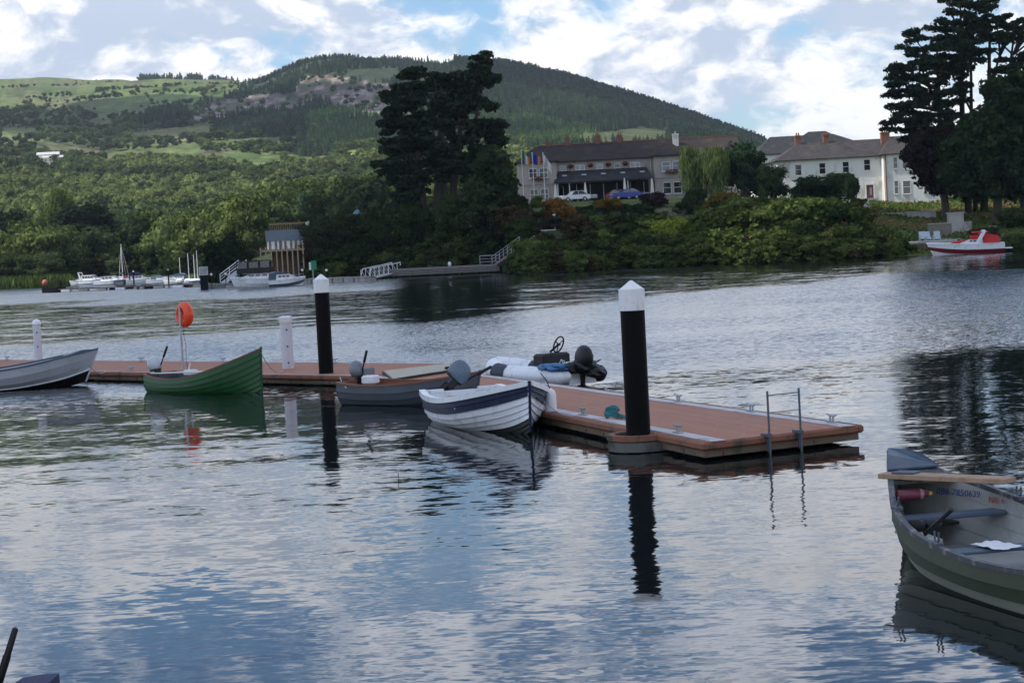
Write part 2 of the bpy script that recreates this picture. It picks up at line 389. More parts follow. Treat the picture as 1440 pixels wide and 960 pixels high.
r6z = trow(1400, [(-700, 240), (0, 192), (150, 200), (300, 196), (430, 186), (560, 168), (700, 172), (850, 180), (1000, 200), (1150, 232), (1300, 252), (1440, 262), (2200, 235)])
SKY = [(-700, 150), (-200, 112), (0, 106), (60, 103), (130, 104), (200, 108), (300, 111), (366, 121), (385, 112), (404, 102), (420, 93), (450, 84), (490, 80), (560, 81), (620, 90), (700, 98), (800, 117), (900, 150), (1000, 181), (1060, 203), (1100, 222), (1200, 245), (1300, 262), (1440, 272), (2200, 240)]
r7z = trow(2000, [(-700, 190), (0, 148), (100, 143), (200, 130), (300, 124), (366, 123)] + SKY[8:])
r8z = trow(2700, SKY[:8] + [(385, 122), (450, 125), (560, 130), (800, 150), (1000, 200), (1200, 260), (1440, 280), (2200, 260)])
def smooth1(a, k, ax):
    ker = np.hanning(k + 2)[1:-1]; ker /= ker.sum(); pad = k // 2
    w = [(0, 0), (0, 0)]; w[ax] = (pad, pad)
    return np.apply_along_axis(lambda v: np.convolve(v, ker, 'valid'), ax, np.pad(a, w, mode='edge'))
NA = 900
GA = np.linspace(-.55, .55, NA)
GYn = np.concatenate([np.linspace(0, 1, 30), 1 + np.linspace(0, 1, 30)[1:], 2 + np.linspace(0, 1, 20)[1:], 3 + np.linspace(0, 1, 24)[1:], 4 + np.linspace(0, 1, 36)[1:],
                      5 + np.linspace(0, 1, 44)[1:], 6 + np.linspace(0, 1, 60)[1:], 7 + np.linspace(0, 1, 40)[1:], 8 + np.linspace(0, 1, 12)[1:], 9 + np.linspace(0, 1, 12)[1:], 10 + np.linspace(0, 1, 10)[1:]])
sh = shoreY(GA); R2 = np.maximum(r2Y(GA), sh + 22); R3 = np.maximum(r3Y(GA), R2 + 25)
ctrlY = np.array([sh - 8, sh, sh + 9, R2, R3, 620 + 0 * GA, 1000 + 0 * GA, 1400 + 0 * GA, 2000 + 0 * GA, 2700 + 0 * GA, 3600 + 0 * GA, 9000 + 0 * GA])
ctrlZ = np.array([-2.5 + 0 * GA, 0 * GA, r1z(GA), r2z(GA), r3z(GA), r4z(GA), r5z(GA), r6z(GA), r7z(GA), r8z(GA), 90 + 0 * GA, 60 + 0 * GA])
# near part (first 2 spans) kept crisp; the rest smoothed
TY = np.empty((len(GYn), NA)); TZ = np.empty_like(TY); base = np.arange(12)
for j in range(NA):
    TY[:, j] = np.interp(GYn * 11 / 11, base, ctrlY[:, j]); TZ[:, j] = np.interp(GYn, base, ctrlZ[:, j])
TZ = smooth1(TZ, 9, 1)
TZs = smooth1(TZ, 9, 0); wgt = np.clip((GYn - 2.5) / 1.0, 0, 1)[:, None]; keep7 = np.exp(-((GYn - 8) / .12) ** 2)[:, None] * (GA > A_(380, 110)[0])[None, :]
TZ = TZ * (1 - wgt) + TZs * wgt
for k in range(len(GYn)):
    if abs(GYn[k] - 8) < 1e-6: k8 = k
_n = fbm(TY * GA[None, :] / 130, TY / 130, 5) - .5
TZ += _n * np.clip((TY - 700) / 700, 0, 1) * 22 * (1 - .9 * np.exp(-((GYn[:, None] - 8) / .1) ** 2)) * (1 - .8 * np.exp(-((GYn[:, None] - 9) / .1) ** 2))
TX = TY * GA[None, :]
def ground(X, Y):
    """height of the terrain at world points"""
    X = np.atleast_1d(np.asarray(X, float)); Y = np.atleast_1d(np.asarray(Y, float)); a = X / Y
    ja = np.clip((a - GA[0]) / (GA[1] - GA[0]), 0, NA - 1.001); j0 = ja.astype(int); fj = ja - j0; z = np.empty_like(X)
    for i in range(len(X)):
        c0 = np.interp(Y[i], TY[:, j0[i]], TZ[:, j0[i]]); c1 = np.interp(Y[i], TY[:, j0[i] + 1], TZ[:, j0[i] + 1]); z[i] = c0 * (1 - fj[i]) + c1 * fj[i]
    return z
def gz(X, Y): return float(ground([X], [Y])[0])
def inpoly(px, py, poly):
    ins = np.zeros(px.shape, bool); n = len(poly)
    for i in range(n):
        x0, y0 = poly[i]; x1, y1 = poly[(i + 1) % n]
        c = ((y0 > py) != (y1 > py)) & (px < (x1 - x0) * (py - y0) / (y1 - y0 + 1e-9) + x0); ins ^= c
    return ins
CLEAR = [(262, 163), (300, 146), (350, 134), (392, 130), (404, 140), (420, 138), (412, 122), (430, 108), (470, 105), (500, 114), (545, 118), (575, 160), (500, 160), (462, 152), (440, 142), (425, 158), (370, 162), (320, 170), (280, 176)]
CONIF = [(404, 100), (420, 90), (490, 60), (700, 70), (1075, 180), (1075, 260), (700, 217), (545, 214), (430, 222), (380, 205), (300, 190), (225, 180), (190, 172), (240, 158), (262, 163), (345, 122)]
YOUNG = [(430, 170), (470, 152), (560, 150), (760, 170), (860, 190), (860, 206), (560, 208), (430, 206)]
FIELDS = [([(155, 190), (300, 173), (300, 196), (200, 203)], (.17, .175, .075)), ([(270, 200), (420, 190), (420, 206), (300, 214)], (.10, .125, .05)), ([(476, 214), (536, 209), (536, 224), (476, 228)], (.20, .26, .07)),
          ([(696, 202), (740, 207), (740, 224), (700, 222)], (.20, .27, .07)), ([(-40, 222), (40, 222), (95, 232), (95, 242), (-40, 242)], (.34, .29, .14)), ([(0, 180), (50, 180), (60, 198), (0, 204)], (.15, .19, .07)),
          ([(60, 176), (130, 182), (120, 190), (60, 190)], (.13, .18, .06)), ([(205, 134), (285, 130), (290, 148), (215, 148)], (.15, .21, .07)), ([(130, 226), (165, 229), (165, 238), (130, 238)], (.33, .27, .16)),
          ([(810, 190), (900, 178), (950, 190), (930, 205), (820, 205)], (.065, .08, .034)), ([(290, 236), (400, 226), (400, 240), (300, 244)], (.12, .17, .06))]
def cover(X, Y, Z):
    """what grows where: 0 rough grass, 1 conifer, 2 young conifer, 3 clear-felled, 4 broadleaf wood, 5 field (+index), 6 lawn"""
    px, py = topix(X, Y, Z); wob = (fbm(X / 40, Y / 60, 3) - .5) * 14; px = px + wob; py = py + wob * .5
    c = np.zeros(px.shape, int)
    c[(py > 240 + (fbm(X / 90, Y / 140, 3) - .5) * 40) | (Y < 850)] = 4
    c[(Y < 420) & (px > 420)] = 6; c[(Y < 262) & (px > 420) & (px < 1222)] = 4
    m = inpoly(px, py, CONIF) & (Y > 1000); c[m] = 1
    c[inpoly(px, py, YOUNG) & (Y > 1000)] = 2
    c[inpoly(px, py, CLEAR) & (Y > 1000)] = 3
    for i, (poly, _) in enumerate(FIELDS): c[inpoly(px, py, poly) & (Y > 800)] = 50 + i
    c[(Y > 2050) & (px > 366) & (c != 50)] = 1
    return c
cv = cover(TX, TY, TZ)
CC = {0: (.105, .138, .048), 1: (.035, .05, .028), 2: (.06, .085, .035), 3: (.165, .125, .11), 4: (.028, .042, .018), 6: (.075, .10, .03)}
tcol = np.zeros(TX.shape + (3,))
for k, v in CC.items(): tcol[cv == k] = v
for i, (_, v) in enumerate(FIELDS): tcol[cv == 50 + i] = v
g0 = fbm(TX / 60, TY / 90, 4)[..., None]; hm = (cv == 0)[..., None]
tcol = np.where(hm & (g0 > .52), tcol * np.array([.62, .72, .62]), tcol)
tcol = np.where(hm & (fbm(TX / 25 + 9, TY / 40, 3)[..., None] > .62), np.array([.115, .115, .06]), tcol)
n3 = fbm(TX / 14, TY / 30, 4)[..., None]; n4 = fbm(TX / 5 + 40, TY / 12, 3)[..., None]
tcol = np.where((cv == 3)[..., None], np.where(n3 > .60, np.array([.08, .085, .05]), np.where(n4 > .56, np.array([.27, .225, .20]), tcol * .9)), tcol)
tcol *= (.75 + .5 * n4)
NYr = len(GYn)
idx = (np.arange(NYr - 1)[:, None] * NA + np.arange(NA - 1)[None, :]).reshape(-1)
quads = np.stack([idx, idx + 1, idx + 1 + NA, idx + NA], 1)
def groundmat():
    m, g, b, o = newmat('ground_cover')
    a = g.n('ShaderNodeAttribute'); a.attribute_name = 'tcol'
    pos = g.n('ShaderNodeNewGeometry').outputs['Position']
    f = g.m('ADD', 1.0, g.m('ADD', g.m('MULTIPLY', g.m('SUBTRACT', g.noise(pos, .02, 6, .7), .5), .9), g.m('MULTIPLY', g.m('SUBTRACT', g.noise(pos, .10, 8, .85), .5), 4.0)))
    c = g.mix(1.0, a.outputs['Color'], g.xyz(f, f, f), 'MULTIPLY')
    g.put(b.inputs['Base Color'], c); b.inputs['Roughness'].default_value = .95; b.inputs['Specular IOR Level'].default_value = .1
    bn = g.n('ShaderNodeBump'); bn.inputs['Strength'].default_value = 1; bn.inputs['Distance'].default_value = 1.2
    g.put(bn.inputs['Height'], g.noise(pos, .3, 5, .7)); g.put(b.inputs['Normal'], bn.outputs[0])
    return m
terrain = npmesh('terrain', np.stack([TX, TY, TZ], -1).reshape(-1, 3), quads, groundmat(), tcol=tcol.reshape(-1, 3), smooth=True)
tag(terrain, 'wooded hills and grassy slopes rising behind the lake', None, None, 'structure')

# ------------------------------------------------------------------ water
WLO = line([(-700, 530), (-200, 500), (0, 488), (350, 470), (600, 456), (700, 446), (900, 425), (1100, 400), (1200, 392), (1440, 382), (2200, 340)], lambda p: P(*p).y)
WHI = line([(-700, 470), (0, 432), (150, 428), (300, 424), (450, 416), (540, 408), (600, 396), (1240, 366), (1440, 352), (2200, 300)], lambda p: P(*p).y)
def build_water():
    a = np.linspace(-.75, .75, 260); Yw = np.concatenate([[1.5, 4, 7], np.geomspace(9, 420, 240), [700, 1500, 4000, 9000]])
    X = Yw[:, None] * a[None, :]; Y = np.repeat(Yw[:, None], len(a), 1)
    w = (fbm(X / 9, Y / 22, 4) - .5)
    d = Y * (1 + .35 * w)
    lo, hi = WLO(a)[None, :], WHI(a)[None, :]
    sm = lambda t: np.clip(t, 0, 1) ** 2 * (3 - 2 * np.clip(t, 0, 1))
    calm = sm((d - lo * .95) / (lo * .10)) * (1 - sm((d - hi * .97) / (hi * .09)))
    near = 1 - sm((d - 46) / 12)
    # dark mirror patch on the right in front of the trees
    px, py = topix(X, Y, 0 * X)
    side = np.exp(-((px - 1400 + w * 120) / 130) ** 2 - ((py - 525 + w * 60) / 32) ** 2) * .8
    n = np.clip(near + side, 0, 1)
    col = np.stack([calm, n, calm * 0], -1)
    nq = len(a); i = (np.arange(len(Yw) - 1)[:, None] * nq + np.arange(nq - 1)[None, :]).reshape(-1)
    m, g, b, o = newmat('lake_water')
    at = g.n('ShaderNodeAttribute'); at.attribute_name = 'tcol'; cal, nr, _ = g.sep(at.outputs['Vector'])
    pos = g.n('ShaderNodeNewGeometry').outputs['Position']
    def slope(sc, stretch, det, ro, off):
        v = g.vm('ADD', g.vm('MULTIPLY', pos, (1 / stretch, 1, 1)), off)
        return g.vm('SUBTRACT', g.noise(v, sc, det, ro, out='Color'), (.5, .5, .5))
    chop = slope(3.2, 1.8, 3, .65, (0, 0, 0))           # wind ripple
    swell = slope(.55, 3.2, 2, .5, (3, 9, 0))           # longer, lazier waves
    fine = slope(9.0, 2.2, 2, .5, (7, 1, 0))
    breeze = g.mr(g.noise(g.vm('MULTIPLY', pos, (.5, 1, 1)), .06, 4, .6), .38, .62)
    ruffA = g.m('MULTIPLY', g.m('SUBTRACT', 1.0, g.m('MAXIMUM', cal, nr)), g.m('ADD', .75, g.m('MULTIPLY', breeze, .5)))
    wc = g.m('ADD', .040, g.m('ADD', g.m('MULTIPLY', ruffA, .60), g.m('MULTIPLY', cal, .12)))
    wc = g.m('ADD', wc, g.m('MULTIPLY', g.m('MULTIPLY', nr, breeze), .05))
    ws = g.m('ADD', .042, g.m('MULTIPLY', cal, .20))
    s = g.vm('ADD', g.vm('SCALE', chop, sc=wc), g.vm('SCALE', swell, sc=ws))
    s = g.vm('ADD', s, g.vm('SCALE', fine, sc=g.m('MULTIPLY', wc, .8)))
    sx, sy, _ = g.sep(s)
    far = g.m('SUBTRACT', 1.0, nr)
    sy = g.m('ADD', g.m('MULTIPLY', sy, g.m('SUBTRACT', 1.0, far)), g.m('MULTIPLY', g.m('MULTIPLY', g.m('ABSOLUTE', sy), -1.0), far))   # seen so low, only the near faces of the waves show
    sy = g.m('SUBTRACT', sy, g.m('MULTIPLY', g.m('MULTIPLY', ruffA, far), .022))
    nrm = g.vm('NORMALIZE', g.xyz(sx, sy, 1.0))
    g.put(b.inputs['Normal'], nrm)
    g.put(b.inputs['Base Color'], (.007, .011, .012, 1)); b.inputs['Roughness'].default_value = .03; b.inputs['IOR'].default_value = 1.333
    me = npmesh('lake_water', np.stack([X, Y, 0 * X], -1).reshape(-1, 3), np.stack([i, i + 1, i + 1 + nq, i + nq], 1), m, tcol=col.reshape(-1, 3), smooth=True)
    tag(me, 'rippled grey blue lake water', None, None, 'structure')
build_water()

# ------------------------------------------------------------------ foliage
def rsph(n, r_): v = r_.normal(size=(n, 3)); return v / np.linalg.norm(v, axis=1, keepdims=True)
def leafquads(C, N, size, r_, jit=.6, asp=.62, flat=None):
    """quads at centres C with rough normals N"""
    n = len(C); N = N + r_.normal(size=(n, 3)) * jit; N /= np.linalg.norm(N, axis=1, keepdims=True)
    T = np.cross(N, r_.normal(size=(n, 3))); T /= np.linalg.norm(T, axis=1, keepdims=True) + 1e-9; B = np.cross(N, T)
    s = (size * r_.uniform(.6, 1.4, n))[:, None]
    V = np.stack([C - T * s, C - B * s * asp + T * s * .15, C + T * s, C + B * s * asp - T * s * .1], 1).reshape(-1, 3)
    return V, np.arange(4 * n).reshape(n, 4)
def lobes_leaves(L, n, size, r_, jit=.55, under=.35, holes=.0, asp=.62, inner=.25):
    L = np.array(L, float); w = (L[:, 3] * L[:, 4] + L[:, 3] * L[:, 5] + L[:, 4] * L[:, 5]); w /= w.sum()
    k = r_.choice(len(L), n, p=w); d = rsph(n, r_)
    lowr = r_.random(n); d[:, 2] = np.where((d[:, 2] < 0) & (lowr > under), -d[:, 2], d[:, 2])
    rad = np.where(r_.random(n) < inner, r_.uniform(.4, .95, n), r_.uniform(.85, 1.12, n))
    wob = 1 + .18 * np.sin(d[:, 0] * 7 + k) * np.cos(d[:, 1] * 6 + k * 2) + .12 * np.sin(d[:, 2] * 11 + k * 3)
    C = L[k, :3] + d * L[k, 3:6] * (rad * wob)[:, None]
    q = (C[:, None, :] - L[None, :, :3]) / L[None, :, 3:6]; q = (q ** 2).sum(-1); q[np.arange(n), k] = 9
    keep = q.min(1) > .5
    if holes: keep &= (np.sin(C[:, 0] * 1.9 + 1) * np.sin(C[:, 1] * 1.7) * np.sin(C[:, 2] * 2.3 + 2)) < (1 - holes)
    C = C[keep]; N = (d / L[k, 3:6]); N = N[keep]; N /= np.linalg.norm(N, axis=1, keepdims=True)
    return leafquads(C, N, np.full(len(C), size), r_, jit, asp)
def cores(L, sh=.72, r_=rng):
    """dark irregular masses inside a crown so that it is not see-through"""
    V, Fs = [], []; o = 0
    for l in L:
        n, m_ = 9, 6; vs = []
        for i in range(m_ + 1):
            for j in range(n):
                th = math.pi * i / m_; ph = 2 * math.pi * j / n; q = sh * r_.uniform(.8, 1.1)
                vs.append((l[0] + math.sin(th) * math.cos(ph) * l[3] * q, l[1] + math.sin(th) * math.sin(ph) * l[4] * q, l[2] + math.cos(th) * l[5] * q))
        V += vs
        for i in range(m_):
            for j in range(n): Fs.append((o + i * n + j, o + i * n + (j + 1) % n, o + (i + 1) * n + (j + 1) % n, o + (i + 1) * n + j))
        o += len(vs)
    return np.array(V), np.array(Fs)
def merge(*vf):
    V, Fq, o = [], [], 0
    for v, f in vf: V.append(v); Fq.append(f + o); o += len(v)
    return np.concatenate(V), np.concatenate(Fq)
def broad_lobes(H, Wd, n, r_, low=.18):
    L = [(0, 0, H * .58, Wd * .30, Wd * .30, H * .34)]
    for i in range(n):
        z = H * r_.uniform(low + .06, .86); q = math.sqrt(max(.06, 1 - ((z / H - .5) / .52) ** 2)); a = r_.uniform(0, 6.283); rr = Wd * .5 * q * r_.uniform(.45, .82)
        s = Wd * r_.uniform(.13, .23); L.append((math.cos(a) * rr, math.sin(a) * rr, z, s, s, s * r_.uniform(.6, .85)))
    return L
def limbs(mb, H, L, r0, r_, trunk_h=.5, n=8):
    top = Vector((r_.uniform(-.3, .3), r_.uniform(-.3, .3), H * trunk_h))
    mb.tube([(0, 0, -.6), (r0 * .2, 0, H * .12), tuple(top * .6 + Vector((0, 0, 0))), tuple(top), (top.x * 1.3, top.y * 1.3, H * .8)], [r0 * 1.25, r0, r0 * .8, r0 * .55, r0 * .15], n)
    for l in L[1:]:
        st = Vector((0, 0, min(l[2] * .75, H * trunk_h * r_.uniform(.5, 1.1)))); e = Vector(l[:3])
        mb.tube([tuple(st), tuple(st.lerp(e, .5) + Vector((0, 0, .04 * H))), tuple(e)], [r0 * .32, r0 * .2, r0 * .06], 5)
ARCH = {}
def archetype(key, H, Wd, nl, leaves_n, size, seed, kind='broad', low=.18, bark=BARK):
    r_ = np.random.default_rng(seed); L = None
    if kind == 'broad':
        L = broad_lobes(H, Wd, nl, r_, low); V, Q = merge(lobes_leaves(L, leaves_n, size, r_), cores(L, .7, r_))
    elif kind == 'shrub':
        L = [(0, 0, H * .45, Wd * .3, Wd * .3, H * .42)]
        for i in range(nl):
            a = r_.uniform(0, 6.283); rr = Wd * r_.uniform(.2, .36); s = Wd * r_.uniform(.14, .24); L.append((math.cos(a) * rr, math.sin(a) * rr, H * r_.uniform(.22, .72), s, s, s * .8 * H / Wd * 1.1))
        V, Q = merge(lobes_leaves(L, leaves_n, size, r_, under=.6), cores(L, .78, r_))
    elif kind == 'willow':
        L = broad_lobes(H, Wd, nl, r_, .3); Vs = []
        n = leaves_n; k = r_.integers(0, len(L), n); La = np.array(L)[k]; a = r_.uniform(0, 6.283, n); q = r_.uniform(.5, 1.1, n)
        C = La[:, :3] + np.stack([np.cos(a) * La[:, 3] * q, np.sin(a) * La[:, 4] * q, La[:, 5] * np.sqrt(np.maximum(0, 1.2 - q ** 2)) - r_.exponential(.13, n) * H], 1); C[:, 2] = np.maximum(C[:, 2], .08 * H)
        N = np.stack([np.cos(a), np.sin(a), 0 * a + .25], 1); N += r_.normal(size=N.shape) * .3; N /= np.linalg.norm(N, axis=1, keepdims=True)
        T = np.tile([0, 0, 1.0], (n, 1)) + r_.normal(size=(n, 3)) * .12; B = np.cross(N, T); B /= np.linalg.norm(B, axis=1, keepdims=True); s = (size * r_.uniform(.6, 1.4, n))[:, None]
        Vw = np.stack([C - T * s * 1.8, C - B * s * .3, C + T * s * 1.8, C + B * s * .3], 1).reshape(-1, 3)
        V, Q = merge((Vw, np.arange(4 * n).reshape(n, 4)), cores(L, .72, r_))
    elif kind == 'conifer':
        Ls = []; nw = 16
        Cs, Ns = [], []
        for i in range(nw):
            z = H * (.1 + .88 * i / nw); rr = Wd * .5 * (1 - i / nw) ** .85 + .1
            for j in range(max(4, int(leaves_n / nw * (1 - i / nw * .8)))):
                a = r_.uniform(0, 6.283); q = r_.uniform(.35, 1.1); Cs.append((math.cos(a) * rr * q, math.sin(a) * rr * q, z - rr * q * .25 + r_.uniform(-.3, .3))); Ns.append((math.cos(a) * .4, math.sin(a) * .4, .9))
        V1, Q1 = leafquads(np.array(Cs), np.array(Ns), np.full(len(Cs), size), r_, .3)
        n = 8; cv_ = [(0.02 * math.cos(j), .02 * math.sin(j), H * .97) for j in range(n)] + [(math.cos(j * .785) * Wd * .3, math.sin(j * .785) * Wd * .3, H * .12) for j in range(n)]
        V, Q = merge((V1, Q1), (np.array(cv_), np.array([(j, (j + 1) % n, n + (j + 1) % n, n + j) for j in range(n)])))
    me_c = npmesh('crown', V, Q, FOL)
    mb = MB()
    if L: limbs(mb, H, L[:9], H * .028 + .05, r_)
    else: mb.tube([(0, 0, -.5), (0, 0, H * .9)], [H * .022, .03], 6)
    me_t = mb.build('trunk', bark)
    for o in (me_c, me_t): COL.objects.unlink(o)
    ARCH[key] = (me_c.data, me_t.data, H, Wd)
def tree(name, label, cat, loc, key, H=None, Wd=None, rz=None, color=(.045, .07, .028), group=None, tilt=0):
    c, t, h0, w0 = ARCH[key]; root = thing(name, label, cat, loc, rz if rz is not None else random.uniform(0, 6.28), group)
    s = (H or h0) / h0; sw = (Wd or w0 * s) / w0; root.scale = (sw, sw, s)
    for nm, me in (('crown', c), ('trunk' if cat != 'shrub' else 'stem', t)):
        o = bpy.data.objects.new(nm, me); COL.objects.link(o); o.parent = root
        if nm == 'crown': o.color = (*color, 1)
    return root
archetype('b1', 14, 12, 22, 9000, .34, 1); archetype('b2', 16, 11, 24, 9000, .34, 2); archetype('b3', 12, 12, 20, 8000, .32, 3)
archetype('s1', 3.4, 4.6, 12, 4200, .17, 5, 'shrub'); archetype('s2', 4.2, 4.6, 14, 4200, .18, 6, 'shrub'); archetype('s3', 2.8, 5.2, 14, 4200, .17, 7, 'shrub')
archetype('w1', 10, 9, 16, 11000, .2, 8, 'willow'); archetype('c1', 12, 4.6, 0, 420, .75, 9, 'conifer'); archetype('c2', 14, 5.4, 0, 420, .8, 10, 'conifer')

# small versions for masses far away (arrays only)
def lowb(seed, n, sz=.075):
    r_ = np.random.default_rng(seed); L = broad_lobes(1.0, .95, 7, r_, .12)
    return merge(lobes_leaves(L, n, sz, r_, under=.45), cores(L, .78, r_))
def lowc(seed, n):
    r_ = np.random.default_rng(seed); C, N = [], []
    for i in range(n):
        z = r_.random() ** 1.25 * .9 + .08; rr = .17 * (1 - z) ** .8 + .01; a = r_.uniform(0, 6.283); q = r_.uniform(.6, 1.15); C.append((math.cos(a) * rr * q, math.sin(a) * rr * q, z)); N.append((math.cos(a), math.sin(a), .8))
    v = leafquads(np.array(C), np.array(N), np.full(n, .062), r_, .35)
    m_ = 6; cv_ = np.array([(.004 * math.cos(j), .004 * math.sin(j), 1.0) for j in range(m_)] + [(math.cos(j * 1.047) * .13, math.sin(j * 1.047) * .13, .02) for j in range(m_)])
    return merge(v, (cv_, np.array([(j, (j + 1) % m_, m_ + (j + 1) % m_, m_ + j) for j in range(m_)])))
def mass(name, label, pts, protos, colors, heights, widths, r_):
    """one object out of thousands of small trees"""
    n = len(pts); Vs, Qs, Cs = [], [], []; o = 0; k = r_.integers(0, len(protos), n); rot = r_.uniform(0, 6.283, n)
    for p in range(len(protos)):
        ii = np.where(k == p)[0]
        if not len(ii): continue
        V, Q = protos[p]; c, s = np.cos(rot[ii])[:, None], np.sin(rot[ii])[:, None]; w, h = widths[ii][:, None], heights[ii][:, None]
        x = (V[None, :, 0] * c - V[None, :, 1] * s) * w; y = (V[None, :, 0] * s + V[None, :, 1] * c) * w; z = V[None, :, 2] * h
        VV = np.stack([x, y, z], -1) + pts[ii][:, None, :]
        Vs.append(VV.reshape(-1, 3)); Qs.append((Q[None] + (np.arange(len(ii)) * len(V))[:, None, None] + o).reshape(-1, 4)); Cs.append(np.repeat(colors[ii], len(V), 0)); o += len(ii) * len(V)
    ob = npmesh(name, np.concatenate(Vs), np.concatenate(Qs), FOLA, tcol=np.concatenate(Cs)); tag(ob, label, None, None, 'stuff'); return ob
def scatter(n, a0, a1, y0, y1, r_):
    Y = np.sqrt(r_.uniform(y0 ** 2, y1 ** 2, n)); a = r_.uniform(a0, a1, n); return a * Y, Y

_SL = (TZ - CAM_H) / TY
def hit(px, py, y0=0, y1=1e9):
    """first point of the terrain seen through a pixel of the photograph"""
    a, t = A_(px, py); ja = min(max((a - GA[0]) / (GA[1] - GA[0]), 0), NA - 1.001); j = int(ja)
    sl, yy = _SL[:, j], TY[:, j]
    for i in range(1, len(yy)):
        if yy[i] > y0 and sl[i] >= t and sl[i] > sl[i - 1]:
            f = min(1, max(0, (t - sl[i - 1]) / (sl[i] - sl[i - 1] + 1e-12))); Y = yy[i - 1] + (yy[i] - yy[i - 1]) * f
            if Y >= y0: return Vector((a * Y, Y, gz(a * Y, Y)))
    Y = yy[k8]; return Vector((a * Y, Y, gz(a * Y, Y)))
def at(px, Y, dz=0.0):
    a = A_(px, 380)[0]
    for _ in range(3):
        z = gz(a * Y, Y); x, _y = topix(a * Y, Y, z); a = A_(px, float(_y))[0]
    return Vector((a * Y, Y, z + dz))
def hgt(px, py, Y, z0): return PY(px, py, Y).z - z0     # height above z0 of a pixel at depth Y

# ------------------------------------------------------------------ woods on the hills
def build_masses():
    r_ = np.random.default_rng(21)
    B1 = [lowb(1, 900, .036), lowb(2, 900, .036), lowb(3, 900, .036)]; B2 = [lowb(4, 190, .054), lowb(5, 190, .054)]; C1 = [lowc(1, 46), lowc(2, 50)]
    X, Y = scatter(13500, -.52, .30, 330, 1250, r_); Z = ground(X, Y); c = cover(X, Y, Z)
    k = (c == 4) & (Y > shoreY(X / Y) + 16) & ~((Y < 400) & (X / Y > -.125)) & ((X / Y < .02) | (r_.random(len(X)) < .35))
    X, Y, Z = X[k], Y[k], Z[k]
    def cols(X, Y, bases, amt=.35):
        n = len(X); t = fbm(X / 60, Y / 70, 3); q = np.clip((t - .35) / .3 + r_.normal(size=n) * .33, 0, 1)[:, None]
        b = np.array(bases); return (b[0] * (1 - q) + b[1] * q) * r_.uniform(1 - amt, 1 + amt, (n, 1))
    h = r_.uniform(8, 14, len(X)) * np.where(Y > 700, .75, 1) * np.clip(.75 + fbm(X / 50, Y / 50, 2) * .5, .8, 1.2); w = h * r_.uniform(.7, 1.05, len(X))
    pal = [(.036, .056, .024), (.120, .148, .050)]
    nearm = Y < 640
    P3 = np.stack([X, Y, Z - .4], 1)
    mass('broadleaf_wood', 'dense broadleaf wood between the marina and the fields', P3[nearm], B1, cols(X[nearm], Y[nearm], pal), h[nearm], w[nearm], r_)
    mass('hillside_wood', 'rolling broadleaf wood on the lower hillside', P3[~nearm], B2, cols(X[~nearm], Y[~nearm], pal), h[~nearm], w[~nearm] * 1.1, r_)
    X, Y = scatter(36000, -.19, .17, 1000, 2120, r_); Z = ground(X, Y); c = cover(X, Y, Z); k = (c == 1) | ((c == 2) & (r_.random(len(X)) < .9))
    bare = (fbm(X / 70, Y / 110, 4) > .60) & (topix(X, Y, Z)[0] < 640) & (Y > 1500); k &= ~bare
    X, Y, Z, c = X[k], Y[k], Z[k], c[k]; yg = (c == 2)[:, None]
    h = r_.uniform(6.5, 12.5, len(X)) * np.where(c == 2, .75, 1) * np.clip((Y - 400) / 1400, .55, 1); cc = cols(X, Y, [(.020, .038, .024), (.040, .066, .034)], .3); cc = np.where(yg, cols(X, Y, [(.045, .085, .035), (.08, .13, .045)], .25), cc)
    pxc, _ = topix(X, Y, Z); h = np.where((pxc < 640) & (Y > 1700), h * .62, h)
    n = 900; aa = r_.uniform(A_(196, 105)[0], A_(372, 115)[0], n); Yr = r_.uniform(2560, 2710, n); kk = fbm(aa * 260, Yr / 60, 3) > .40; aa, Yr = aa[kk], Yr[kk]; n = len(aa)
    X = np.concatenate([X, aa * Yr]); Y = np.concatenate([Y, Yr]); Z = ground(X, Y); h = np.concatenate([h, r_.uniform(7, 13, n)]); cc = np.concatenate([cc, np.tile([(.03, .05, .028)], (n, 1)) * r_.uniform(.8, 1.3, (n, 1))])
    mass('conifer_plantation', 'dark conifer plantation covering the peaked hill', np.stack([X, Y, Z - .5], 1), C1, cc, h, h * 1.45, r_)
    # bushes and hedgerows on the open slopes
    X, Y = scatter(30000, -.45, -.02, 900, 2500, r_); Z = ground(X, Y); c = cover(X, Y, Z); px, py = topix(X, Y, Z)
    t = fbm(X / 45, Y / 80, 4); low = np.clip((py - 120) / 90, 0, 1)
    k = ((c == 0) & (t > .60 - .12 * low) & (r_.random(len(X)) < .25 + .75 * low)) | ((c == 3) & (r_.random(len(X)) < .07))
    xs, ys = [], []
    for poly, _ in FIELDS[:9]:
        for i in range(len(poly)):
            a, b = poly[i], poly[(i + 1) % len(poly)]; n = int(math.hypot(a[0] - b[0], a[1] - b[1]) / 3.5)
            for q in range(n):
                f = (q + r_.random()) / n; p = hit(a[0] + (b[0] - a[0]) * f, a[1] + (b[1] - a[1]) * f + r_.normal() * 1.2, 700)
                xs.append(p.x); ys.append(p.y)
    X = np.concatenate([X[k], xs]); Y = np.concatenate([Y[k], ys]); Z = ground(X, Y)
    h = r_.uniform(1.8, 7.0, len(X)) * np.clip(2.2 - Y / 1600, .55, 1.1); mass('hedgerow_bushes', 'dark bushes and hedgerows dotted over the open slopes', np.stack([X, Y, Z - .3], 1), B2, cols(X, Y, [(.034, .054, .022), (.08, .11, .035)]), h, h * r_.uniform(.9, 1.25, len(X)), r_)
    # shrubbery that covers the bank of the promontory
    X, Y = scatter(2600, A_(432, 380)[0], A_(1285, 365)[0], 195, 300, r_); a = X / Y; s0 = shoreY(a); k = (Y > s0 + .6) & (Y < s0 + 75) & (Y < 262)
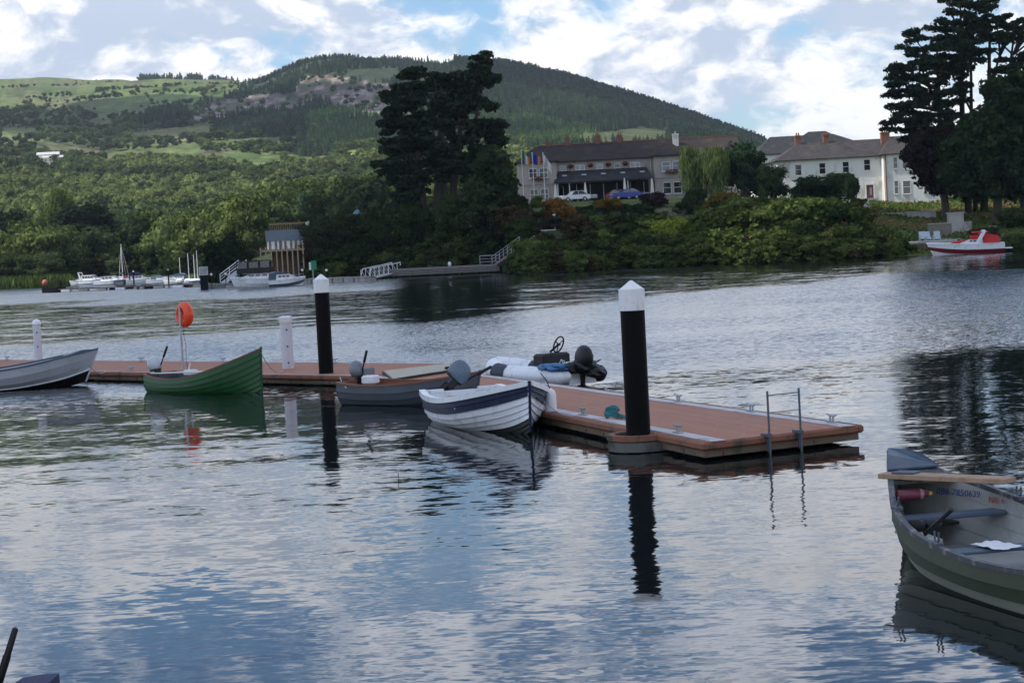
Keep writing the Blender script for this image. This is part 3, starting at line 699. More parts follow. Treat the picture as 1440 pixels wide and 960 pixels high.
    px, _ = topix(X, Y, 0 * X); k &= ~((px > 1215) & (Y > s0 + 6) & (r_.random(len(X)) < .93)) & ~((px > 758) & (px < 800) & (Y > 225) & (Y < 250))
    X, Y = X[k], Y[k]; Z = ground(X, Y); px, py = topix(X, Y, Z)
    h = r_.uniform(1.6, 3.8, len(X)); clr = ((px > 926) & (px < 986) & (py > 306) & (py < 356)) | ((px > 696) & (px < 752) & (np.abs(py - 386 + (px - 700) * .8) < 10)); h = np.where((px > 744) & (px < 806) & (py > 322), h * .45, h); h = np.where(clr, .5, h); h = np.where(Y < s0[k] + 6, h * .8, h); lim = np.where(px > 735, np.clip((262 - Y) / 40, .28, 1), 1.0); h = h * lim * np.where(px > 1205, .45, 1); BB = [lowb(11, 520, .06), lowb(12, 520, .06), lowb(13, 480, .06)]
    aa = r_.uniform(A_(432, 380)[0], A_(1262, 365)[0], 620); Ye = shoreY(aa) + r_.uniform(-.6, 6.5, 620); X = np.concatenate([X, aa * Ye]); Y = np.concatenate([Y, Ye]); Z = ground(X, Y); h = np.concatenate([h, r_.uniform(.9, 2.3, 620)]); px, _ = topix(X, Y, Z); kk = ~((px > 698) & (px < 722) & (Y < 262)); X, Y, Z, h = X[kk], Y[kk], Z[kk], h[kk]
    V3 = np.stack([X, Y, np.maximum(Z, 0) - .5], 1); cc = cols(X, Y, [(.025, .043, .016), (.070, .092, .026)], .5); cc[r_.random(len(X)) < .08] = (.05, .036, .02)
    mass('bank_shrubbery', 'thick dark shrubbery covering the lakeside bank below the hotel', V3, BB, cc, h * 1.25, h * 1.5, r_)
    # reeds
    n = 5200; a = r_.uniform(A_(-120, 405)[0], A_(113, 400)[0], n); Yr = shoreY(a) + r_.uniform(-5, 14, n); C = np.stack([a * Yr, Yr, r_.uniform(.3, 1.4, n)], 1)
    T = np.tile([0, 0, 1.0], (n, 1)) + r_.normal(size=(n, 3)) * .15; B = np.stack([r_.uniform(-1, 1, n), r_.uniform(-1, 1, n), 0 * T[:, 0]], 1); s = r_.uniform(.6, 1.1, n)[:, None]
    V = np.stack([C - T * s, C - B * .22, C + T * s, C + B * .22], 1).reshape(-1, 3); col = np.repeat(np.array([(.06, .085, .028)]) * r_.uniform(.6, 1.5, (n, 1)), 4, 0)
    tag(npmesh('reed_bed', V, np.arange(4 * n).reshape(n, 4), FOLA, tcol=col), 'green reeds fringing the far left shore', None, None, 'stuff')
    # rough grass on the lawn by the white house
    n = 9000; a = r_.uniform(A_(1200, 300)[0], A_(1500, 300)[0], n); Yg = r_.uniform(205, 320, n); X = a * Yg; k = Yg > shoreY(a) + 1; X, Yg = X[k], Yg[k]; n = len(X); Z = ground(X, Yg)
    C = np.stack([X, Yg, Z + .12], 1); V, Q = leafquads(C, np.tile([0, -.8, .6], (n, 1)), np.full(n, .28), r_, .6, .4)
    t = fbm(X / 6, Yg / 9, 3)[:, None]; col = np.repeat(np.where(t > .55, np.array([[.13, .10, .045]]), np.array([[.06, .085, .022]])) * r_.uniform(.7, 1.3, (n, 1)), 4, 0)
    tag(npmesh('rough_grass', V, Q, FOLA, tcol=col), 'rough grass and dry tufts on the lawn before the white house', None, None, 'stuff')
build_masses()

# ------------------------------------------------------------------ pontoons
def quadbox(mb, q, z0, z1, mi=0):
    return mb.loft([[Vector((p.x, p.y, z0)) for p in q], [Vector((p.x, p.y, z1)) for p in q]], True, True, mi)
def cleat_mb():
    mb = MB(); mb.box((0, 0, .01), (.10, .22, .02)); mb.tube([(0, -.05, .02), (0, -.055, .11)], .018, 6); mb.tube([(0, .05, .02), (0, .055, .11)], .018, 6)
    mb.tube([(0, -.19, .135), (0, -.08, .118), (0, .08, .118), (0, .19, .135)], [.013, .022, .022, .013], 7); return mb
CLEAT = cleat_mb()
def pontoon(name, label, n0, n1, f0, f1, cleats, dz=.30, strips=True):
    """n0-n1 near edge, f0-f1 far edge (world points)"""
    o = Vector((n0.x, n0.y, 0)); d = (n1 - n0); d.z = 0; L = d.length; d.normalize(); rz = math.atan2(d.y, d.x) - math.pi / 2
    t = thing(name, label, 'pontoon', o, rz); Mi = Matrix.Rotation(-rz, 3, 'Z')
    q = [Mi @ (Vector((p.x, p.y, 0)) - o) for p in (n0, n1, f1, f0)]
    def at_(u, v): return q[0].lerp(q[1], u).lerp(q[3].lerp(q[2], u), v)       # u along, v across
    def band(v0, v1, z0, z1, nm, m, u0=0, u1=1):
        mb = MB(); quadbox(mb, [at_(u0, v0), at_(u1, v0), at_(u1, v1), at_(u0, v1)], z0, z1); return mb.build(nm, m, t)
    Wd = (q[3] - q[0]).length; e = .11 / Wd; s0, s1 = .16 / Wd, .40 / Wd
    band(e, 1 - e, dz - .05, dz, 'deck_boards', DECK, .11 / L, 1 - .11 / L)
    mb = MB()
    loop = [at_(0, 0), at_(1, 0), at_(1, 1), at_(0, 1)]
    for a, b, in ((0, 1), (1, 2), (2, 3), (3, 0)):
        p0, p1 = loop[a], loop[b]; ln = (p1 - p0).length; c = (p0 + p1) / 2; dr = (p1 - p0).normalized(); inn = Vector((dr.y, -dr.x, 0)); cen = at_(.5, .5)
        if (cen - c).dot(inn) < 0: inn = -inn
        mb.box(c + inn * .055 + Vector((0, 0, dz - .062)), (ln + (.0 if a % 2 else .0) - (.22 if a % 2 else 0), .11, .13), math.atan2(dr.y, dr.x), bev=.03)
    mb.build('edge_beam', FASCIA, t)
    if strips:
        band(s0, s1, dz + .002, dz + .012, 'edge_strip', STRIP); band(1 - s1, 1 - s0, dz + .002, dz + .012, 'edge_strip', STRIP)
    mb = MB()
    for a, b in ((0, 1), (1, 2), (2, 3), (3, 0)):
        p0, p1 = loop[a], loop[b]; c0 = at_(.5, .5); k = .965 if (p1 - p0).length > 5 else .93
        ln = (p1 - p0).length; dr = (p1 - p0).normalized(); c = (p0 + p1) / 2; inn = Vector((dr.y, -dr.x, 0))
        if (c0 - c).dot(inn) < 0: inn = -inn
        mb.box(c + inn * .10 + Vector((0, 0, dz - .175)), (ln - .16, .07, .13), math.atan2(dr.y, dr.x))
        for j in range(int(ln / .9)):
            mb.box(p0 + dr * (.45 + j * .9) + inn * .055 + Vector((0, 0, dz - .19)), (.05, .03, .05), math.atan2(dr.y, dr.x))
    mb.build('waler_beam', OLDWOOD, t)
    nf = max(2, int(L / 3.2)); 
    for j in range(nf):
        u0 = .03 + j * (.94 / nf); u1 = u0 + .94 / nf - .35 / L
        band(.10, .90, -.25, dz - .055, 'float', FLOATM, u0, u1)
    for u, v in cleats:
        p = at_(u, v); c = CLEAT.build('cleat', GALV, t); c.location = (p.x, p.y, dz + .012 if strips else dz)
    return t, at_, Mi, o, rz
DZ = .30
n0, n1, f0, f1 = P(508, 529, DZ), P(988, 623, DZ), P(657, 522.5, DZ), P(1215, 597, DZ)
main_p, mp_at, Mi_, o_, mrz = pontoon('pontoon', 'red-brown decked pontoon running out to the near black pile and the ladder', n0, n1, f0, f1,
    [(.925, .10), (.72, .10), (.965, .93), (.82, .93), (.665, .93), (.30, .93), (.02, .93)])
def mp_world(u, v, z=0): p = mp_at(u, v); return main_p.matrix_world @ Vector((p.x, p.y, z)) if False else Matrix.Rotation(mrz, 3, 'Z') @ Vector((p.x, p.y, z)) + o_
ln0, ln1, lf0, lf1 = P(-420, 513.5, DZ), P(528, 529, DZ), P(-420, 502, DZ), P(638, 511, DZ)
left_p, lp_at, _, lo_, lrz = pontoon('pontoon', 'long red-brown decked pontoon with white posts and the lifebuoy post, behind the green rowing boat', ln0, ln1, lf0, lf1,
    [(x, .93) for x in (.44, .53, .60, .70, .79, .90)] + [(x, .08) for x in (.62, .73, .83)])
# worn hinge plate bridging the two pontoons
q = [P(540, 521, DZ + .07), P(553, 532, DZ + .07), P(642, 518, DZ + .07), P(632, 510.5, DZ + .07)]; c = sum(q, Vector()) / 4
t = thing('bridging_board', 'beige board bridging the corner where the two pontoons meet', 'board', (c.x, c.y, DZ), 0)
lq = [Vector((p.x - c.x, p.y - c.y, 0)) for p in q]; mb = MB(); quadbox(mb, lq, .03, .07); mb.build('board_top', BEIGE, t)
mb = MB(); mb.sweep([v * 1.012 + Vector((0, 0, .014)) for v in lq], .09, .052, closed=True); mb.build('board_frame', BLACK, t)
mb = MB(); mb.box(lq[2] * .97 + Vector((0, 0, .10)), (.55, .22, .08), .2, bev=.02); mb.build('hinge_cover', BLACK, t)

def pilemat():
    m, g, b, o = newmat('pile_sleeve'); tc = g.n('ShaderNodeTexCoord').outputs['Object']; x, y, z = g.sep(tc)
    n = g.noise(g.vm('MULTIPLY', tc, (3, 3, .8)), 2.5, 6, .7); wet = g.mr(g.m('ADD', z, g.m('MULTIPLY', n, .5)), .42, .62)
    c = g.mix(wet, (.016, .018, .011), (.005, .005, .0055)); c = g.mix(g.m('MULTIPLY', g.mr(g.noise(g.vm('MULTIPLY', tc, (9, 9, .7)), 3, 5, .7), .60, .74), .35), c, (.024, .023, .022))
    c = g.mix(g.m('MULTIPLY', g.m('SUBTRACT', 1.0, g.mr(g.m('ABSOLUTE', g.m('SUBTRACT', z, .16)), .0, .035)), .6), c, (.10, .10, .075))
    g.put(b.inputs['Base Color'], c); b.inputs['Roughness'].default_value = .55; b.inputs['Specular IOR Level'].default_value = .07; return m
PILEM = pilemat()
def pile(label, base, H, r, lean=0):
    t = thing('mooring_pile', label, 'pile', (base.x, base.y, 0), group='black piles with white caps')
    mb = MB(); mb.lathe([(r, -2.5), (r, H - .42)], n=28); mb.build('pile_shaft', PILEM, t, smooth=30)
    mb = MB(); R_ = r * 1.06; mb.lathe([(R_, H - .47), (R_, H - .14), (R_ * 1.005, H - .112)], n=28); mb.lathe([(R_ * 1.005, H - .114), (R_ * .97, H - .12), (.02, H + .03)], n=28); mb.build('cap', CAPW, t, smooth=25)
    return t
pb = P(899, 633, 0); H1 = PY(883, 397, pb.y).z; pile('tall black mooring pile with white cap beside the end of the pontoon', pb, H1, .205)
pb2 = P(459.8, 540, 0); H2 = PY(452, 387, pb2.y).z; pile('black mooring pile with white cap between the green and the grey boat', pb2, H2, .20)
def collar(base, rz, parent_rz, o, parent):
    """rounded timber guide frame that the pontoon wears round the pile"""
    mb = MB(); mb2 = MB(); r0, r1 = .30, .47
    pts = [(-.9, -r1, 0), (0, -r1, 0)] + [(math.cos(a) * r1, math.sin(a) * r1, 0) for a in np.linspace(-math.pi / 2 + .2, math.pi / 2 - .2, 9)] + [(0, r1, 0), (-.9, r1, 0)]
    mb.sweep([(x, y, .20) for x, y, z in pts], .13, .09); mb2.sweep([(x, y, .02) for x, y, z in pts], .09, .16)
    a = mb.build('pile_guide', FASCIA, None); b = mb2.build('guide_float', FLOATM, None)
    for q in (a, b):
        loc = Matrix.Rotation(-parent_rz, 3, 'Z') @ (Vector((base.x, base.y, 0)) - o); q.parent = parent; q.location = loc; q.rotation_euler = (0, 0, rz - parent_rz)
edge_dir = (n1 - n0).normalized(); out_n = Vector((edge_dir.y, -edge_dir.x, 0)); out_n = out_n if out_n.x < 0 else -out_n
collar(pb, math.atan2(out_n.y, out_n.x), mrz, o_, main_p)
ed2 = (ln1 - ln0).normalized(); on2 = Vector((ed2.y, -ed2.x, 0)); on2 = on2 if on2.y < 0 else -on2
collar(pb2, math.atan2(on2.y, on2.x), lrz, lo_, left_p)
# ladder hoops at the pontoon's end
def ladder():
    p0, p1 = P(1071, 612, DZ), P(1115, 607, DZ); d = (p1 - p0); ang = math.atan2(d.y, d.x); t = thing('boarding_ladder', 'grey steel ladder rails hooked on the end of the pontoon', 'ladder', (p0.x, p0.y, DZ), ang)
    w = d.length; H = hgt(1068, 549, p0.y, DZ); 
    for x in (0, w):
        mb = MB(); mb.tube([(x, -.21, -.9), (x, -.21, -.06), (x, -.205, H)], .018, 8); mb.box((x, -.13, .01), (.09, .20, .07), bev=.01); mb.box((x, -.19, -.12), (.07, .03, .26)); mb.build('rail_post', DKSTEEL, t, smooth=40)
    mb = MB(); mb.tube([(0, -.205, H - .07), (w, -.205, H - .07)], .009, 8); mb.tube([(0, -.206, H * .52), (w, -.206, H * .52)], .006, 6); mb.build('cross_bar', DKSTEEL, t, smooth=40)
    for k in range(3):
        mb = MB(); mb.tube([(0, -.21, -.34 - .25 * k), (w, -.21, -.34 - .25 * k)], .016, 8); mb.build('rung', DKSTEEL, t, smooth=40)
ladder()
# teal rope on the edge cleat
rc = P(861, 588.5, DZ); t = thing('mooring_rope', 'teal rope wound on the pontoon cleat and hanging over its edge', 'rope', (rc.x, rc.y, DZ), mrz)
mb = MB()
for k in range(7): mb.tube([(math.cos(a) * .11 + .02 * math.sin(k), math.sin(a) * .13, .05 + .025 * k + .02 * math.sin(a * 2 + k)) for a in np.linspace(0, 6.1, 12)], .02, 6)
mb.build('coil', ROPEB, t, smooth=60)
mb = MB(); mb.tube([(-.05, .05, .10), (-.15, .12, .04), (-.27, .14, -.06), (-.29, .12, -.2), (-.27, .10, -.34)], [.02, .04, .05, .055, .04], 7)
mb.tube([(-.05, .0, .10), (-.16, .02, .04), (-.25, .0, -.06), (-.26, .02, -.26)], .025, 7); mb.build('rope_tail', ROPEB, t, smooth=60)

def white_post(label, base, H, r, flat):
    t = thing('white_post', label, 'post', (base.x, base.y, DZ - .5), 0, 'white posts on the pontoon')
    mb = MB(); mb.lathe([(r, 0), (r, H + .5)], n=20)
    for k in range(3): mb.tube([(r * .2, -r * .9, .5 + H * (.12 + .33 * k)), (r * .2, -r * 1.07, .5 + H * (.12 + .33 * k))], .025, 7, 1)
    mb.build('post_tube', [ALUW, BLACK], t, smooth=35)
    mb = MB()
    if flat: mb.lathe([(r * 1.02, H + .36), (r * 1.14, H + .39), (r * 1.14, H + .5), (r * 1.2, H + .51), (r * 1.2, H + .55), (r * .6, H + .58)], n=20)
    else: mb.lathe([(r * 1.05, H + .44), (r * 1.2, H + .46), (r * 1.15, H + .52), (r * .75, H + .60), (r * .2, H + .63)], n=16)
    mb.build('post_cap', CAPW, t, smooth=35)
ALUW = pm('white_coated_steel', (.56, .57, .62), .4, var=.08, stain=(.4, .4, .42), ss=2, sa=.3)
b = P(55, 514, DZ); white_post('slim white post with rounded cap behind the grey-sided boat', b, hgt(52, 454, b.y, DZ) , .13, False)
b = P(405.5, 518, DZ); white_post('thicker white post with flat cap beside the green boat', b, hgt(402, 448, b.y, DZ), .17, True)
b = P(257.5, 519, DZ); Hb = hgt(254, 432, b.y, DZ)
t = thing('lifebuoy_post', 'thin grey steel post carrying the orange lifebuoy', 'post', (b.x, b.y, DZ)); mb = MB(); mb.tube([(0, 0, 0), (0, 0, Hb)], .035, 8); mb.box((0, 0, .01), (.16, .16, .02)); mb.build('post_tube', GALV, t, smooth=40)
mb = MB(); mb.tube([(0, 0, Hb * .9), (.03, .10, Hb * .9)], .015, 6); mb.build('hook', GALV, t)
mb = MB(); mb.tube([(.05, .05, Hb * .62), (.12, .06, Hb * .40), (.10, .05, Hb * .15), (.13, .06, Hb * .02)], .008, 5); mb.build('cord', BLACK, t)
lb = PY(259.5, 442.5, b.y + .12)
t = thing('lifebuoy', 'orange ring lifebuoy hung on the thin grey post', 'lifebuoy', lb, R(-52)); R0, r0 = .255, .155
mb = MB(); ring = [Vector((math.cos(a) * R0, 0, math.sin(a) * R0)) for a in np.linspace(0, 2 * math.pi, 33)]
rings = [[p + (p.normalized() * math.cos(q) * r0 * .8 + Vector((0, 1, 0)) * math.sin(q) * r0 * 1.0) for q in np.linspace(0, 2 * math.pi, 13)[:-1]] for p in ring]
mb.loft(rings, True, False); mb.build('ring', ORANGE, t, smooth=60)
mb = MB()
for k in range(4): mb.tube([(math.cos(a) * (R0 + r0 * .9), 0, math.sin(a) * (R0 + r0 * .9)) for a in np.linspace(k * 1.57 + .2, k * 1.57 + 1.4, 8)], .012, 5)
mb.build('grab_line', ORANGE, t)

# ------------------------------------------------------------------ boats
def hull(L, B, sheer, depth, nstr, off, rake=.25, tr=.78, ns=26, flare=1.0, fine=2.3, bowpow=2.4):
    """returns function sec(t) -> list of (y, z) from keel to sheer at the strake edges, xs, and sheer points"""
    def bw(t):
        return B / 2 * (1 - max(0, (t - .42) / .58) ** bowpow) if t > .42 else B / 2 * (1 - (1 - tr) * ((.42 - t) / .42) ** 2)
    def pt(t, s):
        b = max(bw(t), .015); zk = -depth + (depth * .9) * max(0, (t - .80) / .20) ** 2.2; zs = sheer(t); v = max(0, (t - .55) / .45)
        m = fine - (fine - 1.25) * v; n = 1.9 - .75 * v
        y = b * (1 - (1 - s) ** m); z = zk + (zs - zk) * s ** n; x = L * t + rake * max(0, (t - .8) / .2) ** 1.5 * (z / max(zs, .1))
        return Vector((x, y, z))
    return bw, pt
def small_boat(name, label, bow_p, stern_p, B=1.6, sh=(.42, .36, .75), nstr=7, mats=(WHITE,), strake=None, inside=INNER, gun=WHITE, gw=.07, seats=((.25, .3), (.52, .25)), seatm=WOOD, depth=.16, off=.018,
               rake=.22, tr=.8, roll=0, floor_z=.05, bowpow=2.4, transom_cut=0, stem=None, L=None, gh=.05, group=None, cat='boat', trim=0):
    d = bow_p - stern_p; d.z = 0; L = L or d.length; t = thing(name, label, cat, (stern_p.x, stern_p.y, 0), math.atan2(d.y, d.x), group); t.rotation_euler = (R(roll), R(-trim), t.rotation_euler.z)
    s0, smid, s1 = sh
    sheer = lambda q: (s0 * (1 - q) * (.5 - q) * 2 + smid * 4 * q * (1 - q) + s1 * q * (q - .5) * 2)
    bw, pt = hull(L, B, sheer, depth, nstr, off, rake, tr, bowpow=bowpow)
    NS = 30; ts = [i / NS for i in range(NS + 1)]
    strake = strake or (lambda k: 0); mb = MB()
    for sgn in (1, -1):
        f = lambda p, o=0: Vector((p.x, sgn * (p.y + o), p.z - o * .2))
        for k in range(nstr):
            a, b_ = k / nstr, (k + 1) / nstr; r0 = [f(pt(q, a), off) for q in ts]; r1 = [f(pt(q, b_), 0) for q in ts]; r2 = [f(pt(q, b_), off) for q in ts]
            mb.loft([r0, r1] if sgn > 0 else [r1, r0], False, False, strake(k))
            if k < nstr - 1: mb.loft([r1, r2] if sgn > 0 else [r2, r1], False, False, strake(k))
    ring = [pt(0, k / nstr) for k in range(nstr + 1)]; tp = [Vector((p.x, -p.y - off, p.z)) for p in ring[::-1]] + [Vector((p.x, p.y + off, p.z)) for p in ring]
    mb.add(tp, [tuple(range(len(tp)))], strake(nstr - 1)); mb.build('hull', list(mats), t, smooth=28)
    # inside skin with shallow plank lines
    mb = MB(); th = .035
    for sgn in (1, -1):
        rows = []
        for k in range(0, nstr + 1):
            for o2 in ((.0, .012) if 0 < k < nstr else (0,)): rows.append([Vector((max(.03, p.x * 1) if i else .03, sgn * max(0, p.y - th - o2), p.z + .01)) for i, p in enumerate([pt(q * .985, k / nstr) for q in ts])])
        mb.loft(rows[::-1] if sgn > 0 else rows, False, False)
    tp2 = [Vector((.04, -max(0, p.y - th), p.z)) for p in ring[::-1]] + [Vector((.04, max(0, p.y - th), p.z)) for p in ring]; mb.add(tp2, [tuple(range(len(tp2)))[::-1]])
    # sole
    def yat(q, z):
        lo, hi = 0, 1
        for _ in range(18):
            m_ = (lo + hi) / 2
            if pt(q, m_).z < z: lo = m_
            else: hi = m_
        return max(0, pt(q, lo).y - th)
    qs = [q for q in ts if q < .97]; rr = [[Vector((L * q + (.03 if q == 0 else 0), yat(q, floor_z) + .01, floor_z)) for q in qs], [Vector((L * q + (.03 if q == 0 else 0), -yat(q, floor_z) - .01, floor_z)) for q in qs]]
    mb.loft(rr, False, False); mb.build('inside_lining', inside, t, smooth=35)
    # gunwale
    mb = MB()
    for sgn in (1, -1): mb.sweep([Vector((pt(q, 1).x, sgn * max(0.0, pt(q, 1).y - th * .4), pt(q, 1).z - gh * .35)) for q in ts], gw, gh)
    if not transom_cut: mb.box((0.01, 0, pt(0, 1).z + .003), (.07, pt(0, 1).y * 2, gh * .9))
    else:
        y0 = pt(0, 1).y
        for sg in (1, -1): mb.box((.01, sg * (y0 * .72), pt(0, 1).z + .003), (.08, y0 * .56, gh * .9), bev=.01)
    mb.build('gunwale', gun, t, smooth=40)
    # stem post
    mb = MB(); mb.tube([pt(1, s) + Vector((.012, -pt(1, s).y, .0)) for s in (0, .25, .5, .75, 1)] + [pt(1, 1) + Vector((.02, -pt(1, 1).y, .05))], .028, 6); mb.build('stem', stem or mats[-1], t)
    for q, wd in seats:
        z = max(sheer(q) - .17, floor_z + .12); y = yat(q, z) + .02; mb = MB(); mb.box((L * q, 0, z), (wd, y * 2, .03), bev=.008); mb.build('thwart', seatm, t)
    mb = MB(); q0 = .86; z = sheer(.93) - .012; pts = [(pt(q, 1).x, pt(q, 1).y - .02) for q in (q0, .9, .94, .98)]; poly = pts + [(x, -y) for x, y in pts[::-1]]
    mb.loft([[Vector((x, y, sheer(min(1, x / L)) - .03)) for x, y in poly], [Vector((x, y, sheer(min(1, x / L)) + .012)) for x, y in poly]], True, True); mb.build('breasthook', gun, t)
    return t, pt, sheer, L
def outboard(t, x, z, cowl_m, tilt=0, size=1.0, tiller=True, yaw=0, tiller_up=.5, y=0, legm=None):
    """engine hung on the transom; cowl is a rounded hood, tilt swings the leg out of the water"""
    mb = MB(); mb.box((-.04, 0, -.06), (.10, .20, .26), bev=.02); mb.tube([(-.10, 0, .05), (-.12, 0, -.42)], .045 * size, 8); mb.box((-.13, 0, -.30), (.18, .06, .34), bev=.02)
    mb.box((-.16, 0, -.47), (.26, .18, .02)); mb.lathe([(.012, -.66), (.05, -.60), (.05, -.52), (.02, -.47)], (-.13, 0, 0), 8); mb.box((-.13, 0, -.66), (.12, .012, .14))
    for k in range(3): a = k * 2.094; mb.add([(-.24, 0, -.60), (-.25, math.cos(a) * .11, -.60 + math.sin(a) * .11), (-.27, math.cos(a + .6) * .11, -.60 + math.sin(a + .6) * .11)], [(0, 1, 2)])
    leg = mb.build('outboard_motor', legm or BLACK, t, smooth=35); leg.location = (x, y, z); leg.rotation_euler = (0, R(tilt), R(yaw))
    s = size; prof = [(-.03, .17, .10), (0, .20, .125), (.08, .215, .135), (.17, .20, .13), (.24, .168, .105), (.28, .13, .085), (.305, .085, .055), (.315, .03, .02)]
    rings = [[Vector((-.10 + (-.02 * (zz / .28)) + math.copysign(abs(math.cos(a)) ** .75, math.cos(a)) * rx, math.copysign(abs(math.sin(a)) ** .8, math.sin(a)) * ry, .07 + zz)) * s for a in np.linspace(0, 2 * math.pi, 19)[:-1]] for zz, rx, ry in prof]
    mb = MB(); mb.loft(rings, True, True); c = mb.build('cowl', cowl_m, leg, smooth=45)
    mb = MB(); mb.loft([[v * 1.02 + Vector((0, 0, dz_)) for v in rings[0]] for dz_ in (-.05, -.004)], True, True); mb.build('cowl_base', BLACK, leg, smooth=45)
    if tiller:
        mb = MB(); e = Vector((.62 * math.cos(tiller_up), 0, .62 * math.sin(tiller_up))) * s; st = Vector((.06, 0, .06)) * s
        mb.tube([st, st + e * .55], .018 * s, 7); mb.tube([st + e * .5, st + e * .53, st + e], [.02 * s, .032 * s, .030 * s], 9); mb.build('tiller', BLACK, leg, smooth=40)
    return leg
# white and navy clinker boat
bow, stern = P(746, 608), P(700, 608)
ddir = (P(988, 623, 0) - P(640, 549, 0)); ddir = Vector((.305, -.952, 0))
bowp = P(746, 611); sternp = bowp - ddir * 4.5
NS_ = 9
t, pt, sheer, L = small_boat('rowing_boat', 'white clinker boat with navy top strake and tilted blue-grey outboard, moored bow first', bowp, sternp, B=2.04, sh=(.60, .54, .88), nstr=NS_, mats=(GEL, NAVY, ALGAE, GEL),
    strake=lambda k: 1 if k >= NS_ - 2 else (2 if k <= 2 else 0), inside=GEL, gun=GEL, gw=.13, gh=.09, seats=((.30, .30), (.58, .26)), seatm=GEL, depth=.16, off=.026, rake=.10, tr=.82, bowpow=2.2, floor_z=.10, transom_cut=1, stem=NAVY, trim=1.0)
mb = MB()      # rubbing band under the white gunwale: dark plank lines are shadow gaps of the lapped planks
for sgn in (1, -1): mb.sweep([Vector((pt(q, 1).x, sgn * (pt(q, 1).y + .03), pt(q, 1).z - .045)) for q in [i / 28 for i in range(29)]], .05, .035)
mb.build('rubbing_strake', GEL, t, smooth=40)
outboard(t, -.02, .74, COWLB, tilt=46, size=1.15, tiller=True, yaw=62, tiller_up=1.25, y=-.05)
for sg, xx in ((1, 1.9), (-1, 1.7)):
    mb = MB(); mb.tube([(xx - 1.1, sg * .45, .50), (xx + 1.0, sg * .30, .62)], .022, 7); mb.box((xx + 1.25, sg * .28, .64), (.5, .12, .02), bev=.005); mb.build('oar', WOOD, t, smooth=40)
fp = P(775, 602, 0); 
tf = thing('fender', 'white cylindrical fender between the navy and white boat and the pontoon', 'fender', (fp.x + .02, fp.y + .35, .26)); mb = MB(); mb.lathe([(.03, -.22), (.09, -.18), (.115, -.1), (.115, .36), (.09, .44), (.03, .48)], n=14); mb.build('fender_body', WHITE, tf, smooth=50)
mb = MB(); mb.tube([(0, 0, .48), (-.05, .02, .62), (-.16, .02, .78)], .01, 5); mb.build('lanyard', BLACK, tf)
mb = MB(); q = pt(.93, .8); a0 = Vector((q.x + .02, q.y + .02, q.z)); mb.tube([a0, a0 + Vector((-.3, .22, -.15)), a0 + Vector((-.6, .42, -.16))], .014, 5); mb.build('mooring_line', BLACK, t)

# dark grey clinker boat
sp = P(478, 566); bp = sp + Vector((.80, -.60, 0)).normalized() * 3.7
t, pt, sheer, L = small_boat('rowing_boat', 'dark grey clinker boat with red-brown gunwale beside the bridging board', bp, P(500, 566), B=1.5, sh=(.52, .48, .72), nstr=6, mats=(DKGREY, ALGAE, DKGREY), strake=lambda k: 1 if k == 0 else 0,
    inside=FASCIA, gun=REDWOOD, gw=.06, gh=.045, seats=((.16, .30), (.45, .26), (.72, .24)), seatm=FASCIA, depth=.14, off=.02, rake=.2, tr=.86, bowpow=2.6, L=3.6)
outboard(t, .05, .60, COWLD, tilt=0, size=1.0, yaw=-10, tiller_up=1.15, y=.15); mb = MB(); mb.box((.62, -.12, .56), (.34, .30, .20), .3, bev=.03); mb.build('fuel_tank', WHITE, t)
mb = MB(); mb.box((.22, .30, .60), (.06, .36, .42), bev=.03); mb.build('engine_panel', COWLD, t)

# green clinker boat
bp = P(368, 552); sp = P(204, 549); sp = bp + (sp - bp).normalized() * 4.3
t, pt, sheer, L = small_boat('rowing_boat', 'green clinker rowing boat with high bow and white outboard at the pontoon', bp, sp, B=1.5, sh=(.50, .46, 1.16), nstr=8, mats=(GREEN, ALGAE, GREEN), strake=lambda k: 1 if k == 0 else 0,
    inside=DKGREY, gun=REDWOOD, gw=.05, gh=.04, seats=((.2, .28), (.45, .24), (.7, .22)), seatm=REDWOOD, depth=.15, off=.03, rake=.06, tr=.72, bowpow=2.5)
outboard(t, .0, .58, COWLG, tilt=-8, size=1.05, yaw=12, tiller_up=.95)
mb = MB(); mb.tube([(.5, -.3, .52), (2.4, -.12, .56)], .022, 7); mb.box((.35, -.32, .52), (.5, .11, .02)); mb.build('oar', WHITE, t)
mb = MB(); mb.tube([(.95, .25, .45), (1.05, .28, .75)], .02, 6); mb.box((1.05, .28, .50), (.28, .3, .14), bev=.02); mb.build('tackle', WHITE, t)

# grey metal boat cut by the frame
bp = P(121, 541); sp = bp + (P(-40, 552) - bp).normalized() * 4.6
t, pt, sheer, L = small_boat('motor_boat', 'pale grey metal boat with raked bow and dark chine by the slim white post', bp, sp, B=1.75, sh=(.60, .58, .92), nstr=5, mats=(ALU, NAVY, BLACKP, ALU), strake=lambda k: 2 if k <= 1 else 0,
    inside=ALU, gun=BLUEG, gw=.06, gh=.05, seats=((.25, .3), (.5, .3)), seatm=ALU, depth=.14, off=.008, rake=.42, tr=.9, bowpow=2.8, trim=1.5)
mb = MB()
for sgn in (1, -1): mb.sweep([Vector((pt(q, .42).x, sgn * (pt(q, .42).y + .012), pt(q, .42).z)) for q in [i / 28 for i in range(29)]], .035, .03)
mb.build('chine_rail', GEL, t)

